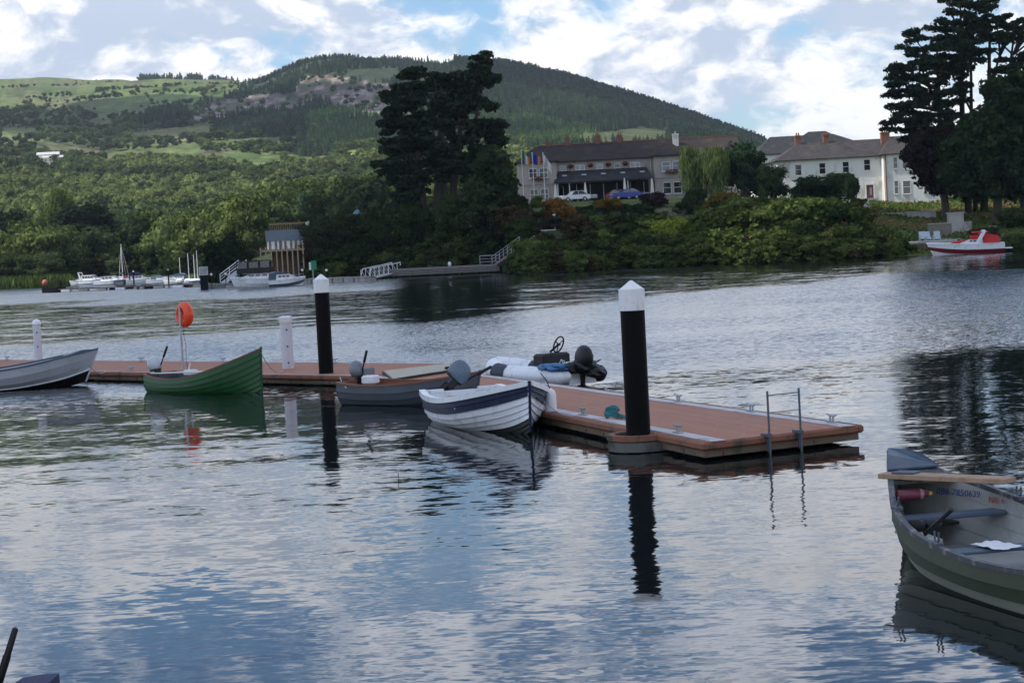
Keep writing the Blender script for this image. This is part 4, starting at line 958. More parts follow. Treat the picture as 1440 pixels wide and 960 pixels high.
# ------------------------------------------------------------------ inflatable with black outboard
def rib():
    base = mp_world(.36, 1.0); ax = (mp_world(0, 1) - mp_world(1, 1)).normalized(); side = Vector((-ax.y, ax.x, 0)); side = side if side.x > 0 else -side
    st = P(793, 541, 0.0); st = mp_world(RU, 1) + side * .78; ce = st + ax * 1.7; ax = (Matrix.Rotation(R(17), 3, 'Z') @ ax); side = Vector((ax.y, -ax.x, 0)); st = ce + side * .18 - ax * 1.75
    t = thing('inflatable_boat', 'white and navy inflatable boat with black console, steering wheel and outboard beyond the pontoon', 'inflatable boat', (st.x, st.y, .02), math.atan2(ax.y, ax.x))
    L, w, r = 3.5, .56, .235
    z = lambda x: .28 + .30 * max(0, (x - 1.9) / 1.9) ** 2
    for sg, m_ in ((1, GEL), (-1, BLACK)):
        pts = [(-.25, sg * w, .30), (-.05, sg * w, .28)] + [(x, sg * w, z(x)) for x in (.6, 1.2, 1.8)]; mb = MB(); mb.tube(pts, [.06, r * .86, r, r, r], 16); mb.build('side_tube', [GEL if sg > 0 else NAVY2], t, smooth=60)
    pts = [(1.8, w, z(1.8)), (2.4, w * .98, z(2.4)), (2.95, w * .75, z(2.95)), (3.25, w * .35, z(3.2)), (3.32, 0, z(3.3)), (3.25, -w * .35, z(3.2)), (2.95, -w * .75, z(2.95)), (2.4, -w * .98, z(2.4)), (1.8, -w, z(1.8))]
    mb = MB(); mb.tube(pts, [r] * 9, 16); mb.build('bow_tube', GEL, t, smooth=60)
    mb = MB(); mb.tube([Vector(p) for p in ((2.1, w, z(2.1)), (2.4, w * .98, z(2.4)), (2.7, w * .87, z(2.7)))], [r * 1.02] * 3, 16, caps=False); mb.tube([Vector(p) for p in ((2.1, -w, z(2.1)), (2.4, -w * .98, z(2.4)), (2.7, -w * .87, z(2.7)))], [r * 1.02] * 3, 16, caps=False); mb.build('tube_patch', NAVY2, t, smooth=60)
    mb = MB(); mb.box((1.35, 0, .12), (2.8, .85, .1)); mb.box((.02, 0, .38), (.08, .9, .5), bev=.02); mb.build('floor_and_transom', GEL, t)
    mb = MB(); mb.box((1.15, -.02, .55), (.42, .86, .50), bev=.05); mb.build('console', BLACK, t); mb = MB(); mb.box((.72, 0, .45), (.36, .8, .10), bev=.03); mb.build('seat', GEL, t)
    sw = thing('steering_wheel', None, None, (1.05, -.18, 1.0)); sw.parent = t; sw.rotation_euler = (0, R(-20), R(18))
    mb = MB(); mb.loft([[Vector((0, math.cos(a) * (.205 + .02 * math.cos(q)), math.sin(a) * (.205 + .02 * math.cos(q)))) + Vector((.02 * math.sin(q), 0, 0)) for q in np.linspace(0, 6.283, 7)[:-1]] for a in np.linspace(0, 6.2832, 25)], True, False); mb.build('rim', BLACK, sw, smooth=60)
    mb = MB()
    for k in range(3): a = k * 2.094 + .5; mb.tube([(0, 0, 0), (0, math.cos(a) * .2, math.sin(a) * .2)], .014, 5)
    mb.lathe([(.05, -.02), (.05, .02)], n=10); mb.tube([(0, 0, 0), (.18, 0, -.26)], .03, 6); mb.build('spokes', BLACK, sw)
    ob = outboard(t, -.02, .50, BLACK, tilt=-12, size=1.42, tiller=False, yaw=-16)
    mb = MB(); mb.blob((-.16, .0, .06), (.30, .34, .16), 9, wob=.26); mb.blob((-.10, .30, .0), (.22, .28, .14), 9, wob=.3); mb.blob((-.3, -.22, -.08), (.26, .24, .14), 9, wob=.3); mb.build('engine_cover', COVERB, ob, smooth=70)
    mb = MB(); mb.blob((.15, .62, .50), (.42, .20, .12), 9, wob=.3); mb.blob((.55, .60, .50), (.3, .2, .10), 9, wob=.3); mb.build('tarpaulin', TARP, t, smooth=60)
    mb = MB()
    for k in range(26): a = Vector((random.uniform(-.15, .5), random.uniform(-.5, .45), random.uniform(.42, .62))); mb.tube([a, a + Vector((random.uniform(-.1, .1), random.uniform(-.15, .15), random.uniform(-.02, .16))), a + Vector((random.uniform(-.2, .2), random.uniform(-.2, .2), random.uniform(-.1, .1)))], .012, 5, k % 2)
    mb.build('tangled_line', [GEL, BLACK], t)
RU = .215; COVERB = pm('black_cover_cloth', (.012, .012, .014), .55, var=.3, bump=1.0, bs=7, spec=.4)
NAVY2 = pm('navy_hypalon', (.02, .026, .05), .6, var=.15)
rib()

# ------------------------------------------------------------------ near rowing boat on the right
def near_boat():
    bow = Vector((4.28, 22.15, 0)); L = 4.9; dr = Vector((.20, -.98, 0)).normalized(); st = bow + dr * L
    t, pt, sheer, L = small_boat('rowing_boat', 'moss green rowing boat with pale inside, a plank laid across its bow and lettering inside', bow, st, B=1.76, sh=(.46, .45, .93), nstr=7, mats=(FGREEN, CREAM, ALGAE, FGREEN), strake=lambda k: 2 if k <= 1 else (1 if k in (3, 4) else 0),
        inside=INNER, gun=GUNW, gw=.06, gh=.05, seats=((.50, .27),), seatm=BLUEG, depth=.18, off=.018, rake=.35, tr=.8, bowpow=2.3, floor_z=.06, L=L, trim=.4)
    def yin(q, z):
        lo, hi = 0, 1
        for _ in range(18):
            m_ = (lo + hi) / 2
            if pt(q, m_).z < z: lo = m_
            else: hi = m_
        return pt(q, lo).y
    # bow thwart a little askew, and the stern one further aft
    mb = MB(); z = .45; mb.box((L * .75, 0, z), (.24, yin(.75, z) * 2 - .04, .045), bev=.01); mb.build('thwart', BLUEG, t)
    mb = MB(); z = .30; mb.box((L * .88, 0, z), (.55, yin(.86, z) * 1.7, .03)); mb.build('bow_locker', BLACK, t)
    bh = MB(); qs = (.90, .94, .97, .995); pts = [(pt(q, 1).x + .02, pt(q, 1).y + .015) for q in qs]; poly = pts + [(x, -y) for x, y in pts[::-1]]
    bh.loft([[Vector((x, y, sheer(min(1, x / L)) + .02)) for x, y in poly], [Vector((x, y * .9, sheer(min(1, x / L)) + .04 + .045 * (x / L > .95))) for x, y in poly]], True, True); bh.build('bow_cap', BLUEG, t)
    # rowlocks
    for q in (.42, .70):
        for sg in (1, -1):
            p = pt(q, 1); mb = MB(); mb.box((p.x, sg * (p.y - .03), p.z + .03), (.16, .08, .05), bev=.01); mb.tube([(p.x - .05, sg * (p.y - .03), p.z + .15), (p.x - .045, sg * (p.y - .03), p.z + .07), (p.x, sg * (p.y - .03), p.z + .05), (p.x + .045, sg * (p.y - .03), p.z + .07), (p.x + .05, sg * (p.y - .03), p.z + .15)], .012, 6); mb.build('rowlock', DKSTEEL, t)
    # oar lying inside, only its handle and shaft show
    mb = MB(); mb.tube([(L * .60, .60, .40), (L * .54, .42, .68)], [.022, .026], 8); mb.build('oar_handle', BLACK, t, smooth=40)
    for i in range(5):   # ribs
        pass
    # lettering on the inside of the far side
    inv = t.matrix_basis.inverted() if False else None
    sgf = 1 if (Matrix.Rotation(t.rotation_euler.z, 3, 'Z') @ Vector((0, 1, 0))).x > 0 else -1
    def letters(txt, q, s, size, mat_, nm):
        cu = bpy.data.curves.new(nm, 'FONT'); cu.body = txt; cu.size = size; cu.extrude = .0015; cu.space_character = 1.05
        tmp = bpy.data.objects.new(nm, cu); COL.objects.link(tmp); bpy.context.view_layer.update(); dg = bpy.context.evaluated_depsgraph_get()
        me = bpy.data.meshes.new_from_object(tmp.evaluated_get(dg)); COL.objects.unlink(tmp); bpy.data.objects.remove(tmp)
        # bend every letter on to the planking: text x runs aft, text y up
        for v in me.vertices:
            x = L * q - v.co.x; zt = s + v.co.y; qq = x / L; y = yin(qq, zt) - .035 - .046 - v.co.z; v.co = Vector((x, sgf * y, zt))
        me.materials.clear(); me.materials.append(mat_); o = bpy.data.objects.new(nm, me); COL.objects.link(o); o.parent = t; return o
    LB = pm('blue_lettering', (.03, .06, .22), .5, var=.3); LR = pm('red_lettering', (.45, .04, .02), .5, var=.2)
    letters('086 7850639', .905, .575, .095, LB, 'lettering'); letters('NR 4', .775, .535, .095, LR, 'lettering')
    rz = t.rotation_euler.z; mw = Matrix.Translation(Vector((st.x, st.y, 0))) @ Matrix.Rotation(rz, 4, 'Z')
    # plank across the bow
    zt = sheer(.88) + .045; a = PY(1241, 667, P(1241, 667, zt).y); pA, pB = P(1240, 668, zt + .03), P(1418, 676, zt + .03); c = (pA + pB) / 2; d = pB - pA
    k = thing('plank', 'weathered wooden plank laid across the bow of the near green boat', 'plank', (c.x, c.y, zt), math.atan2(d.y, d.x)); mb = MB(); mb.box((0, .04, .03), (d.length * 1.0, .25, .055), bev=.006); mb.build('board', WOOD, k)
    mb = MB(); mb.box((-d.length * .32, .05, .068), (.26, .2, .02), .1, bev=.008); mb.build('blue_cloth_pad', BLUEG, k)
    # plum coloured bottle float lying on the locker
    p = mw @ Vector((L * .845, -sgf * .22, .66)); fl = thing('bottle_float', 'plum plastic bottle float with yellow cap lying in the bow of the near green boat', 'float', p, R(4)); mb = MB()
    fl.scale = (.78, .72, .72)
    mb.tube([(-.22, 0, 0), (-.20, 0, 0), (.10, 0, 0), (.17, 0, 0), (.24, 0, 0)], [.05, .085, .085, .06, .045], 14); mb.build('bottle', MAGENTA, fl, smooth=50); mb = MB(); mb.tube([(.24, 0, 0), (.29, 0, 0)], [.035, .03], 10); mb.build('bottle_cap', YCAP, fl); mb = MB(); mb.tube([(.11, 0, 0), (.165, 0, 0)], [.089, .066], 14, caps=False); mb.build('band', PINK, fl, smooth=50)
    mb = MB()
    # white rag on the middle seat
    p = mw @ Vector((L * .50, -sgf * .05, sheer(.5) - .15)); n = 14; V = []; 
    for i in range(n):
        for j in range(n): x, y = (i / (n - 1) - .5) * .32, (j / (n - 1) - .5) * .5; V.append((x, y, .02 + .03 * fbm(i * .45 + 3, j * .45, 3)))
    mb.add(V, [(i * n + j, (i + 1) * n + j, (i + 1) * n + j + 1, i * n + j + 1) for i in range(n - 1) for j in range(n - 1)]); rg = mb.build('rag', WHITE, None, smooth=60); rg.location = p; rg.rotation_euler = (0, 0, .4); tag(rg, 'crumpled white rag on the middle seat of the near green boat', 'rag')
    mb = MB(); mb.blob((0, 0, .07), (.10, .07, .07), 8, wob=.1); mb.blob((.18, .03, .06), (.09, .07, .06), 8, wob=.1); gl = mb.build('glove', BLACK, None, smooth=60); gl.location = mw @ Vector((L * .66, -sgf * .56, .40)); tag(gl, 'black glove on the side shelf inside the near green boat', 'glove')
    mb = MB(); z = .36; y = yin(.66, z); mb.box((L * .62, -sgf * (y - .12), z + .01), (.75, .2, .03)); mb.build('side_shelf', INNER, t)
GUNW = pm('worn_dark_gunwale', (.06, .065, .07), .6, var=.4, vs=5, stain=(.30, .29, .26), ss=7, sa=.7)
YCAP = pm('yellow_cap', (.5, .38, .08), .5); PINK = pm('pink_label', (.45, .22, .25), .5)
near_boat()

# ------------------------------------------------------------------ boat at the lower left edge, mostly outside the picture
def corner_boat():
    p = P(3, 946, .55); rz = R(80)
    st = Vector((p.x - .05, p.y - .42, 0)); bw_ = st + Vector((-.75, -3.8, 0))
    t, pt, sheer, L = small_boat('motor_boat', 'grey boat in the lower left corner with black outboard tiller and navy cover', bw_, st, B=1.5, sh=(.50, .46, .7), nstr=6, mats=(DKGREY, ALGAE, DKGREY), inside=INNER, gun=GUNW, tr=.85)
    w2l = (Matrix.Translation(Vector((st.x, st.y, 0))) @ Matrix.Rotation(t.rotation_euler.z, 4, 'Z')).inverted()
    zt = .62; a, b = P(1.5, 946, zt), P(21.5, 884, 0); y = a.y; b = PY(21.5, 884, y - .03); a = PY(2.5, 946, y)
    mb = MB(); d = b - a; mb.tube([w2l @ (a - d * .2), w2l @ (a + d * .38), w2l @ (a + d * .42), w2l @ b, w2l @ (b + d * .03)], [.030, .030, .025, .023, .014], 12); mb.build('tiller', BLACK, t, smooth=40)
    c = PY(-52, 905, y + .1); mb = MB(); pr = [(-.42, .16, .12), (-.3, .24, .17), (0, .265, .19), (.18, .25, .17), (.28, .19, .13), (.33, .08, .06)]
    cl = w2l @ c; mb.loft([[cl + Vector((math.cos(q) * rx, math.sin(q) * ry * 1.3, z_)) for q in np.linspace(0, 6.283, 21)[:-1]] for z_, rx, ry in pr], True, True); mb.build('outboard_cowl', COWLB, t, smooth=50)
    A = [PY(px, py, y - .05) for px, py in ((12, 966), (32, 952), (66, 946.5), (83, 946), (85, 966))]; mb = MB(); mb.loft([[w2l @ (v + Vector((0, dy, 0))) for v in A] for dy in (0, -.45)], True, True); mb.build('cover', NAVYC, t)
NAVYC = pm('navy_canvas', (.015, .022, .075), .7, var=.2)
corner_boat()

# ------------------------------------------------------------------ buildings
def window(par, x, z, w, h, y, panes=1, rail=True, glass=GLASS, sill=True):
    """sash window set on a wall facing the lake (-y side) of its building"""
    f = MB(); t_ = .075
    f.box((x, y - .03, z + h / 2 - t_ / 2), (w, .07, t_)); f.box((x, y - .03, z - h / 2 + t_ / 2), (w, .07, t_))
    for q in (-1, 1): f.box((x + q * (w / 2 - t_ / 2), y - .032, z), (t_, .066, h - .004))
    for k in range(1, panes): f.box((x - w / 2 + k * w / panes, y - .036, z), (t_ * 1.3, .066, h - 2 * t_))
    if rail: f.box((x, y - .028, z + .05), (w - 2 * t_, .06, .06))
    wi = f.build('window', TRIM, par)
    g_ = MB(); g_.box((x, y + .0, z), (w - .1, .03, h - .1)); g_.build('pane', glass, wi)
    if sill: s_ = MB(); s_.box((x, y - .06, z - h / 2 - .05), (w + .18, .16, .08)); s_.build('sill', TRIM, wi)
    return wi
def gable_roof(mb, x0, x1, y0, y1, ze, zr, hip0=0, hip1=0, ov=.45, th=.14):
    x0 -= ov; x1 += ov; y0 -= ov; y1 += ov; ym = (y0 + y1) / 2; top = [Vector((x0 + hip0 + (0 if hip0 else 0), ym, zr)), Vector((x1 - hip1, ym, zr))]
    e = [Vector((x0, y0, ze)), Vector((x1, y0, ze)), Vector((x1, y1, ze)), Vector((x0, y1, ze))]; lo = [v - Vector((0, 0, th)) for v in e]
    vs = e + top + lo; mb.add(vs, [(0, 1, 5, 4), (2, 3, 4, 5), (1, 2, 5), (3, 0, 4), (0, 6, 7, 1), (1, 7, 8, 2), (2, 8, 9, 3), (3, 9, 6, 0), (9, 8, 7, 6)])
    return top
def chimney(par, x, y, z0, z1, w=.75, m=BRICK, pots=2, cap=None):
    mb = MB(); mb.box((x, y, (z0 + z1) / 2), (w, w * .8, z1 - z0)); mb.box((x, y, z1 - .12), (w + .14, w * .8 + .14, .16)); c = mb.build('chimney', m, par)
    p = MB()
    for k in range(pots): p.lathe([(.12, z1 - .04), (.10, z1 + .38), (.13, z1 + .40)], (x + (k - (pots - 1) / 2) * .32, y, 0), 8)
    p.build('chimney_pot', cap or BRICK, c); return c
def build_hotel():
    Y = 300.0; o = PY(845, 283, Y); o.z = 8.7; t = thing('hotel', 'long grey two-storey hotel with brown slate roof, brick chimneys and a slate-roofed verandah', 'hotel', o)
    X = lambda px, py=250, dy=0: PY(px, py, Y + dy).x - o.x
    Z = lambda px, py, dy=0: PY(px, py, Y + dy).z - o.z
    ze = Z(850, 224); zr = Z(850, 201, 5)
    xl, xr = X(776), X(922); xe = X(1040)
    w = MB(); w.box(((xl + xe) / 2, 5, ze / 2 - 1), (xe - xl, 10, ze + 2)); w.build('wall', RENDER_, t)
    bays = []
    for a, b, lbl in ((728, 782, 'l'), (919, 963, 'r')):
        x0, x1 = X(a), X(b); m = MB(); m.box(((x0 + x1) / 2, 2.2, ze / 2 - 1 + .02), (x1 - x0, 9.4, ze + 2)); m.box(((x0 + x1) / 2, -2.56, ze * .50), (x1 - x0 + .1, .12, .16)); m.build('bay_wall', RENDER_, t); bays.append((x0, x1))
    r = MB(); gable_roof(r, xl - 4.6, xe, 0, 10, ze, zr, hip0=3, hip1=0); rf = r.build('roof', ROOF, t)
    rd = MB(); rd.box(((xl + xe) / 2 - .5, 5, zr + .06), (xe - xl + 2.5, .26, .16)); rd.build('ridge_tiles', BRICK, rf)
    for x0, x1 in bays:
        m = MB(); e = .45; yf = -2.5 - e; xm = (x0 + x1) / 2; zz = ze + .06; ap = Vector((xm, 1.6, ze + (zr - ze) * .92)); bk = Vector((xm, 5, ze + (zr - ze) * .92))
        vs = [Vector((x0 - e, yf, zz)), Vector((x1 + e, yf, zz)), Vector((x1 + e, 5, zz)), Vector((x0 - e, 5, zz)), ap, bk] + [Vector((x0 - e, yf, zz - .16)), Vector((x1 + e, yf, zz - .16)), Vector((x1 + e, 5, zz - .16)), Vector((x0 - e, 5, zz - .16))]
        m.add(vs, [(0, 1, 4), (1, 2, 5, 4), (3, 0, 4, 5), (2, 3, 5), (0, 6, 7, 1), (1, 7, 8, 2), (3, 9, 6, 0), (6, 9, 8, 7)]); m.build('bay_roof', ROOF, t)
    for px, tp, pots in ((802, 193, 2), (845, 190, 2), (877, 190, 2), (774, 200, 1)): chimney(t, X(px), 5.0, zr - .9, Z(px, tp, 5), .72, BRICK, pots)
    chimney(t, X(955), 3.0, zr - 1.2, Z(955, 188, 3), .85, WRENDER, 1, STONE)
    zu = Z(850, 236.5)
    for px, w_, pn in ((792, 1.0, 1), (816, 1.5, 2), (844, .95, 1), (868.5, .9, 1), (894, 1.5, 2)):
        window(t, X(px), Z(px, 238 - (px - 844) * .052) , w_, 1.55, 0, pn, glass=GLASSP if w_ != .9 else GLASS)
    for x0, x1, gl in ((bays[0][0], bays[0][1], GLASS), (bays[1][0], bays[1][1], GLASSP)):
        xm = (x0 + x1) / 2 + .2
        for q in (-1, 1):
            window(t, xm + q * .78, ze * .75, 1.25, 1.45, -2.5, 1, glass=gl); window(t, xm + q * .78, ze * .26, 1.25, 1.75, -2.5, 1, glass=GLASS)
    # verandah
    x0, x1 = X(780), X(916); zt = Z(848, 238); zb = Z(848, 253.5, -3.5)
    m = MB(); m.add([(x0 + .5, -.02, zt), (x1 - .7, -.02, zt), (x1, -3.7, zb), (x0 - .3, -3.7, zb), (x0 + .5, -.02, zt - .12), (x1 - .7, -.02, zt - .12), (x1, -3.7, zb - .12), (x0 - .3, -3.7, zb - .12)], [(0, 3, 2, 1), (4, 5, 6, 7), (0, 4, 7, 3), (1, 2, 6, 5), (3, 7, 6, 2)]); vr = m.build('verandah_roof', ROOF3, t)
    for k in range(5):
        f = (k + .5) / 5; xx = x0 + (x1 - x0) * f; m = MB(); m.add([(xx - .35, -1.3, zt - (zt - zb) * .35 + .02), (xx + .35, -1.3, zt - (zt - zb) * .35 + .02), (xx + .35, -1.75, zt - (zt - zb) * .473 + .02), (xx - .35, -1.75, zt - (zt - zb) * .473 + .02)], [(0, 3, 2, 1)]); m.build('rooflight', STONE, vr)
    for k in range(9):
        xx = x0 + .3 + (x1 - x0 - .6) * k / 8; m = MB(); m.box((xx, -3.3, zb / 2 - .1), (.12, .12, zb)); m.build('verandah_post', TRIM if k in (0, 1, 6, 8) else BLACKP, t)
    m = MB(); m.box(((x0 + x1) / 2, -.1, zb * .5), (x1 - x0 - 1, .10, zb * .9)); m.build('verandah_shade_sheet', BLACKP, t)  # black sheet in place of glass: the interior's shade put into its colour
    for k in range(7):
        xx = x0 + 1.2 + (x1 - x0 - 2.4) * k / 6; m = MB(); m.box((xx, -.2, zb * .46), (.10, .08, zb * .86)); m.build('mullion', TRIM, t)
    for q, w_ in ((.16, .26), (.92, .17)): m = MB(); m.box((x0 * (1 - q) + x1 * q, -2.9, .62), ((x1 - x0) * w_, .06, 1.25)); m.build('windbreak', GLASSP, t)
    # drainpipes
    for px in (805, 916, 783): m = MB(); m.tube([(X(px), -.09, zb + 1.2), (X(px), -.09, ze)], .055, 6); m.build('drainpipe', TRIM, t)
    for i, px in enumerate((803, 831, 856, 880)):
        b_ = thing('flower_basket', ('first', 'second', 'third', 'fourth')[i] + ' hanging flower basket along the upper hotel wall, counted from the flagpoles', 'flower basket', (o.x + X(px), Y - .42, o.z + Z(px, 232 - (px - 844) * .052)), 0, 'flower baskets along the hotel')
        m = MB(); m.lathe([(.05, -.32), (.26, -.18), (.3, 0)], n=10); m.tube([(0, .38, .45), (0, 0, .45), (0, 0, 0)], .012, 4); m.build('basket', BLACK, b_)
        n = 160; d = rsph(n, rng) * np.array([.42, .34, .28]); V, Q = leafquads(d, d, np.full(n, .09), rng); fo = npmesh('flowers', V, Q, FOL, b_); fo.color = (.20, .05, .035, 1) if i != 1 else (.28, .05, .03, 1)
    # boxes of flowers under bay windows
    for x0, x1 in bays:
        b_ = thing('window_box', 'window box of flowers under the upper window of the ' + ('flag end bay' if x0 < 0 else 'bay beside the willow'), 'window box', (o.x + (x0 + x1) / 2 + .2, Y - 2.85, o.z + ze * .75 - .95)); m = MB(); m.box((0, 0, 0), (1.9, .3, .25)); m.build('box', OLDWOOD, b_)
        n = 220; d = rsph(n, rng) * np.array([1.0, .3, .28]) + np.array([0, 0, .15]); V, Q = leafquads(d, d, np.full(n, .1), rng); fo = npmesh('flowers', V, Q, FOL, b_); fo.color = (.16, .04, .035, 1)
build_hotel()
def build_white_house():
    Y = 310.0; o = PY(1190, 278, Y); o.z = 7.3; t = thing('white_house', 'weathered white two-storey house with grey slate roof behind the lawn', 'house', o)
    X = lambda px, py=250, dy=0: PY(px, py, Y + dy).x - o.x
    Z = lambda px, py, dy=0: PY(px, py, Y + dy).z - o.z
    x0, x1 = X(1094), X(1240); ze = Z(1165, 222.5); zr = Z(1165, 199, 4.5)
    w = MB(); w.box(((x0 + x1) / 2, 4.5, ze / 2 - 1), (x1 - x0, 9, ze + 2)); w.build('wall', WRENDER, t)
    r = MB(); gable_roof(r, x0, x1 + 3, 0, 9, ze, zr, hip0=4.5, hip1=0); rf = r.build('roof', ROOF2, t)
    bx0, bx1 = X(1240), X(1318); m = MB(); m.box(((bx0 + bx1) / 2, 3.2, ze / 2 - 1 + .01), (bx1 - bx0, 10.2, ze + 2.1)); m.build('bay_wall', WRENDER, t)
    m = MB(); m.lathe([(.1, -1), (.1, ze)], (bx0 + .3, -2.0, 0), 8); m.build('drainpipe', BRICK, t)
    bz = Z(1262, 192, 4); m = MB(); gable_roof(m, bx0, bx1, -1.9, 8, ze + .12, bz, hip0=2.6, hip1=2.6); m.build('bay_roof', ROOF2, t)
    for px, tp in ((1130, 190), (1170, 188)): chimney(t, X(px), 4.4, zr - 1.3, Z(px, tp, 4), .85, BRICK, 2)
    chimney(t, X(1252), 3.0, ze + .5, Z(1252, 186, 4), 1.3, BRICK, 3)
    for px, py in ((1123, 239), (1157, 237), (1190, 235), (1220, 232)): window(t, X(px), Z(px, py), 1.05, 1.75, 0, 1)
    window(t, X(1191), Z(1191, 264.5), 1.05, 1.7, 0, 1); window(t, X(1128), Z(1128, 268), 1.05, 1.7, 0, 1)
    for px in (1256.5, 1271): window(t, X(px), Z(px, 229, -2), .72 if px < 1260 else 1.1, 1.8, -1.9); window(t, X(px), Z(px, 263.5, -2), .72 if px < 1260 else 1.25, 2.1, -1.9)
    window(t, X(1300), Z(1300, 227, -2), 1.1, 1.8, -1.9); window(t, X(1300), Z(1300, 262, -2), 1.2, 2.0, -1.9)
    m = MB(); xd = X(1222.5); m.box((xd, -.05, 1.1), (1.05, .08, 2.2)); d = m.build('door', DOORM, t); m = MB(); m.box((xd, -.06, 2.4), (1.1, .1, .28)); m.box((xd - .62, -.06, 1.3), (.14, .12, 2.6)); m.box((xd + .62, -.06, 1.3), (.14, .12, 2.6)); m.build('frame', TRIM, d)
    m = MB(); m.box((xd + .12, -.1, 1.25), (.35, .03, 1.2)); m.build('pane', GLASSP, d)
    m = MB(); m.box((xd, -.6, .02), (1.9, 1.2, .3)); m.build('doorstep', STONE, t)
    # slate-roofed rear range
    Yr = 335.0; o2 = PY(1130, 230, Yr); o2.z = 7.5; t = thing('rear_house', 'big dark slate roof on white walls rising behind the white house', 'house', o2); X2 = lambda px: PY(px, 220, Yr).x - o2.x; ze2 = PY(1075, 217, Yr).z - o2.z
    m = MB(); m.box(((X2(1066) + X2(1232)) / 2, 6, ze2 / 2), (X2(1232) - X2(1066), 12, ze2)); m.build('wall', WRENDER, t)
    m = MB(); gable_roof(m, X2(1066), X2(1232), 0, 12, ze2, PY(1100, 192, Yr + 6).z - o2.z, 3.4, 6.5); m.build('roof', ROOF3, t); m = MB(); gable_roof(m, X2(1106), X2(1210), .5, 11.4, ze2 + .2, PY(1155, 184.5, Yr + 6).z - o2.z, 5.2, 5.2); m.build('upper_roof', ROOF3, t)
build_white_house()
def build_boathouse():
    Y = 262.0; o = PY(400, 392, Y); o.z = gz(o.x, Y) - .5; t = thing('boathouse', 'modern slate-clad pavilion with tan timber columns and rooftop screen behind the white cruisers', 'building', o, R(6))
    X = lambda px: PY(px, 350, Y).x - o.x
    Z = lambda px, py: PY(px, py, Y).z - o.z
    x0, x1 = X(367), X(440); m = MB(); m.box(((x0 + x1) / 2 + .8, 6, Z(400, 345) / 2), (x1 - x0 - 1.2, 9, Z(400, 345))); m.build('lower_wall', OLDWOOD, t)
    m = MB(); m.box(((X(374) + x1) / 2, 6, (Z(400, 323) + Z(400, 338)) / 2), (x1 - X(374), 9.6, Z(400, 323) - Z(400, 338))); m.build('slate_wall', SLATEW, t)
    m = MB(); m.box(((X(374) + x1) / 2, 6.2, (Z(400, 337) + Z(400, 350)) / 2), (x1 - X(374) - .3, 9, Z(400, 337) - Z(400, 350))); m.build('glazing', GLASS, t)
    for k in range(8): m = MB(); m.box((X(377 + k * 7.2), 1.5, (Z(400, 337.5) + Z(400, 350)) / 2), (.26 + .2 * (k % 3 == 1), .14, Z(400, 337.5) - Z(400, 350))); m.build('mullion', TRIM, t)
    zf = Z(400, 351.5)
    for z_, dp, th_ in ((zf, 3.2, .28), (zf * .48, 3.0, .18)): m = MB(); m.box(((x0 + X(428)) / 2, .3, z_), (X(428) - x0, dp, th_)); m.build('balcony_floor', TIMB, t)
    for k in range(9): m = MB(); m.box((X(366.5 + k * 7.4), -1.3, zf * .5 + .1), (.17, .2, zf + .8)); m.build('timber_column', TIMB, t)
    m = MB(); zt = Z(405, 314); zb = Z(405, 323); m.box(((X(380) + X(438)) / 2, 2, zt), (X(438) - X(380), .15, .16)); m.box(((X(380) + X(438)) / 2, 4.6, zt), (X(438) - X(380), .15, .16))
    for k in range(19): m.box((X(381 + k * 3.1), 3.2, (zt + zb) / 2), (.08, .08, zt - zb), ry=.18 * (k % 2)); m.box((X(381 + k * 3.1), 3.3, zt + .12), (.08, 3.4, .1))
    m.build('roof_screen', TIMB, t); m = MB(); m.blob((X(435), 1.4, Z(435, 314)), (.32, .32, .32)); m.build('globe', TRIM, t, smooth=60)
build_boathouse()
p = PY(503, 304, 282); t = thing('summer_house', 'small summer house with pointed blue-green roof among the trees below the cedar', 'summer house', (p.x, p.y, p.z - 2.5)); m = MB(); m.lathe([(1.0, -2.5), (1.0, 2.5)], n=8); m.build('wall', TIMB, t); m = MB(); m.lathe([(1.15, 2.45), (.08, 3.5), (.02, 3.6)], n=8); m.build('roof', pm('blue_green_roof', (.07, .16, .20), .5, var=.15), t)
mb = MB(); mb.box((0, 0, 3.72), (.5, .5, .05)); mb.tube([(0, 0, 3.5), (0, 0, 3.9)], .03, 5); mb.build('finial', BRICK, t)
p = hit(75, 229, 700); t = thing('farm_building', 'low white farm sheds among trees on the left hillside', 'farm building', p, R(8)); m = MB(); m.box((0, 0, 1.5), (11, 6, 3)); m.box((-3, 5, 2.5), (12, 6, 5)); m.build('wall', WRENDER, t); m = MB(); gable_roof(m, -5.5, 5.5, -3, 3, 3, 4.2, ov=.5); gable_roof(m, -9, 3, 2, 8, 5, 6.6, ov=.5); m.build('roof', STRIP, t)
for k in range(4): m = MB(); m.box((-4 + k * 2.6, -3.05, 1.5), (1.1, .08, 1.0)); m.build('window', GLASS, t)

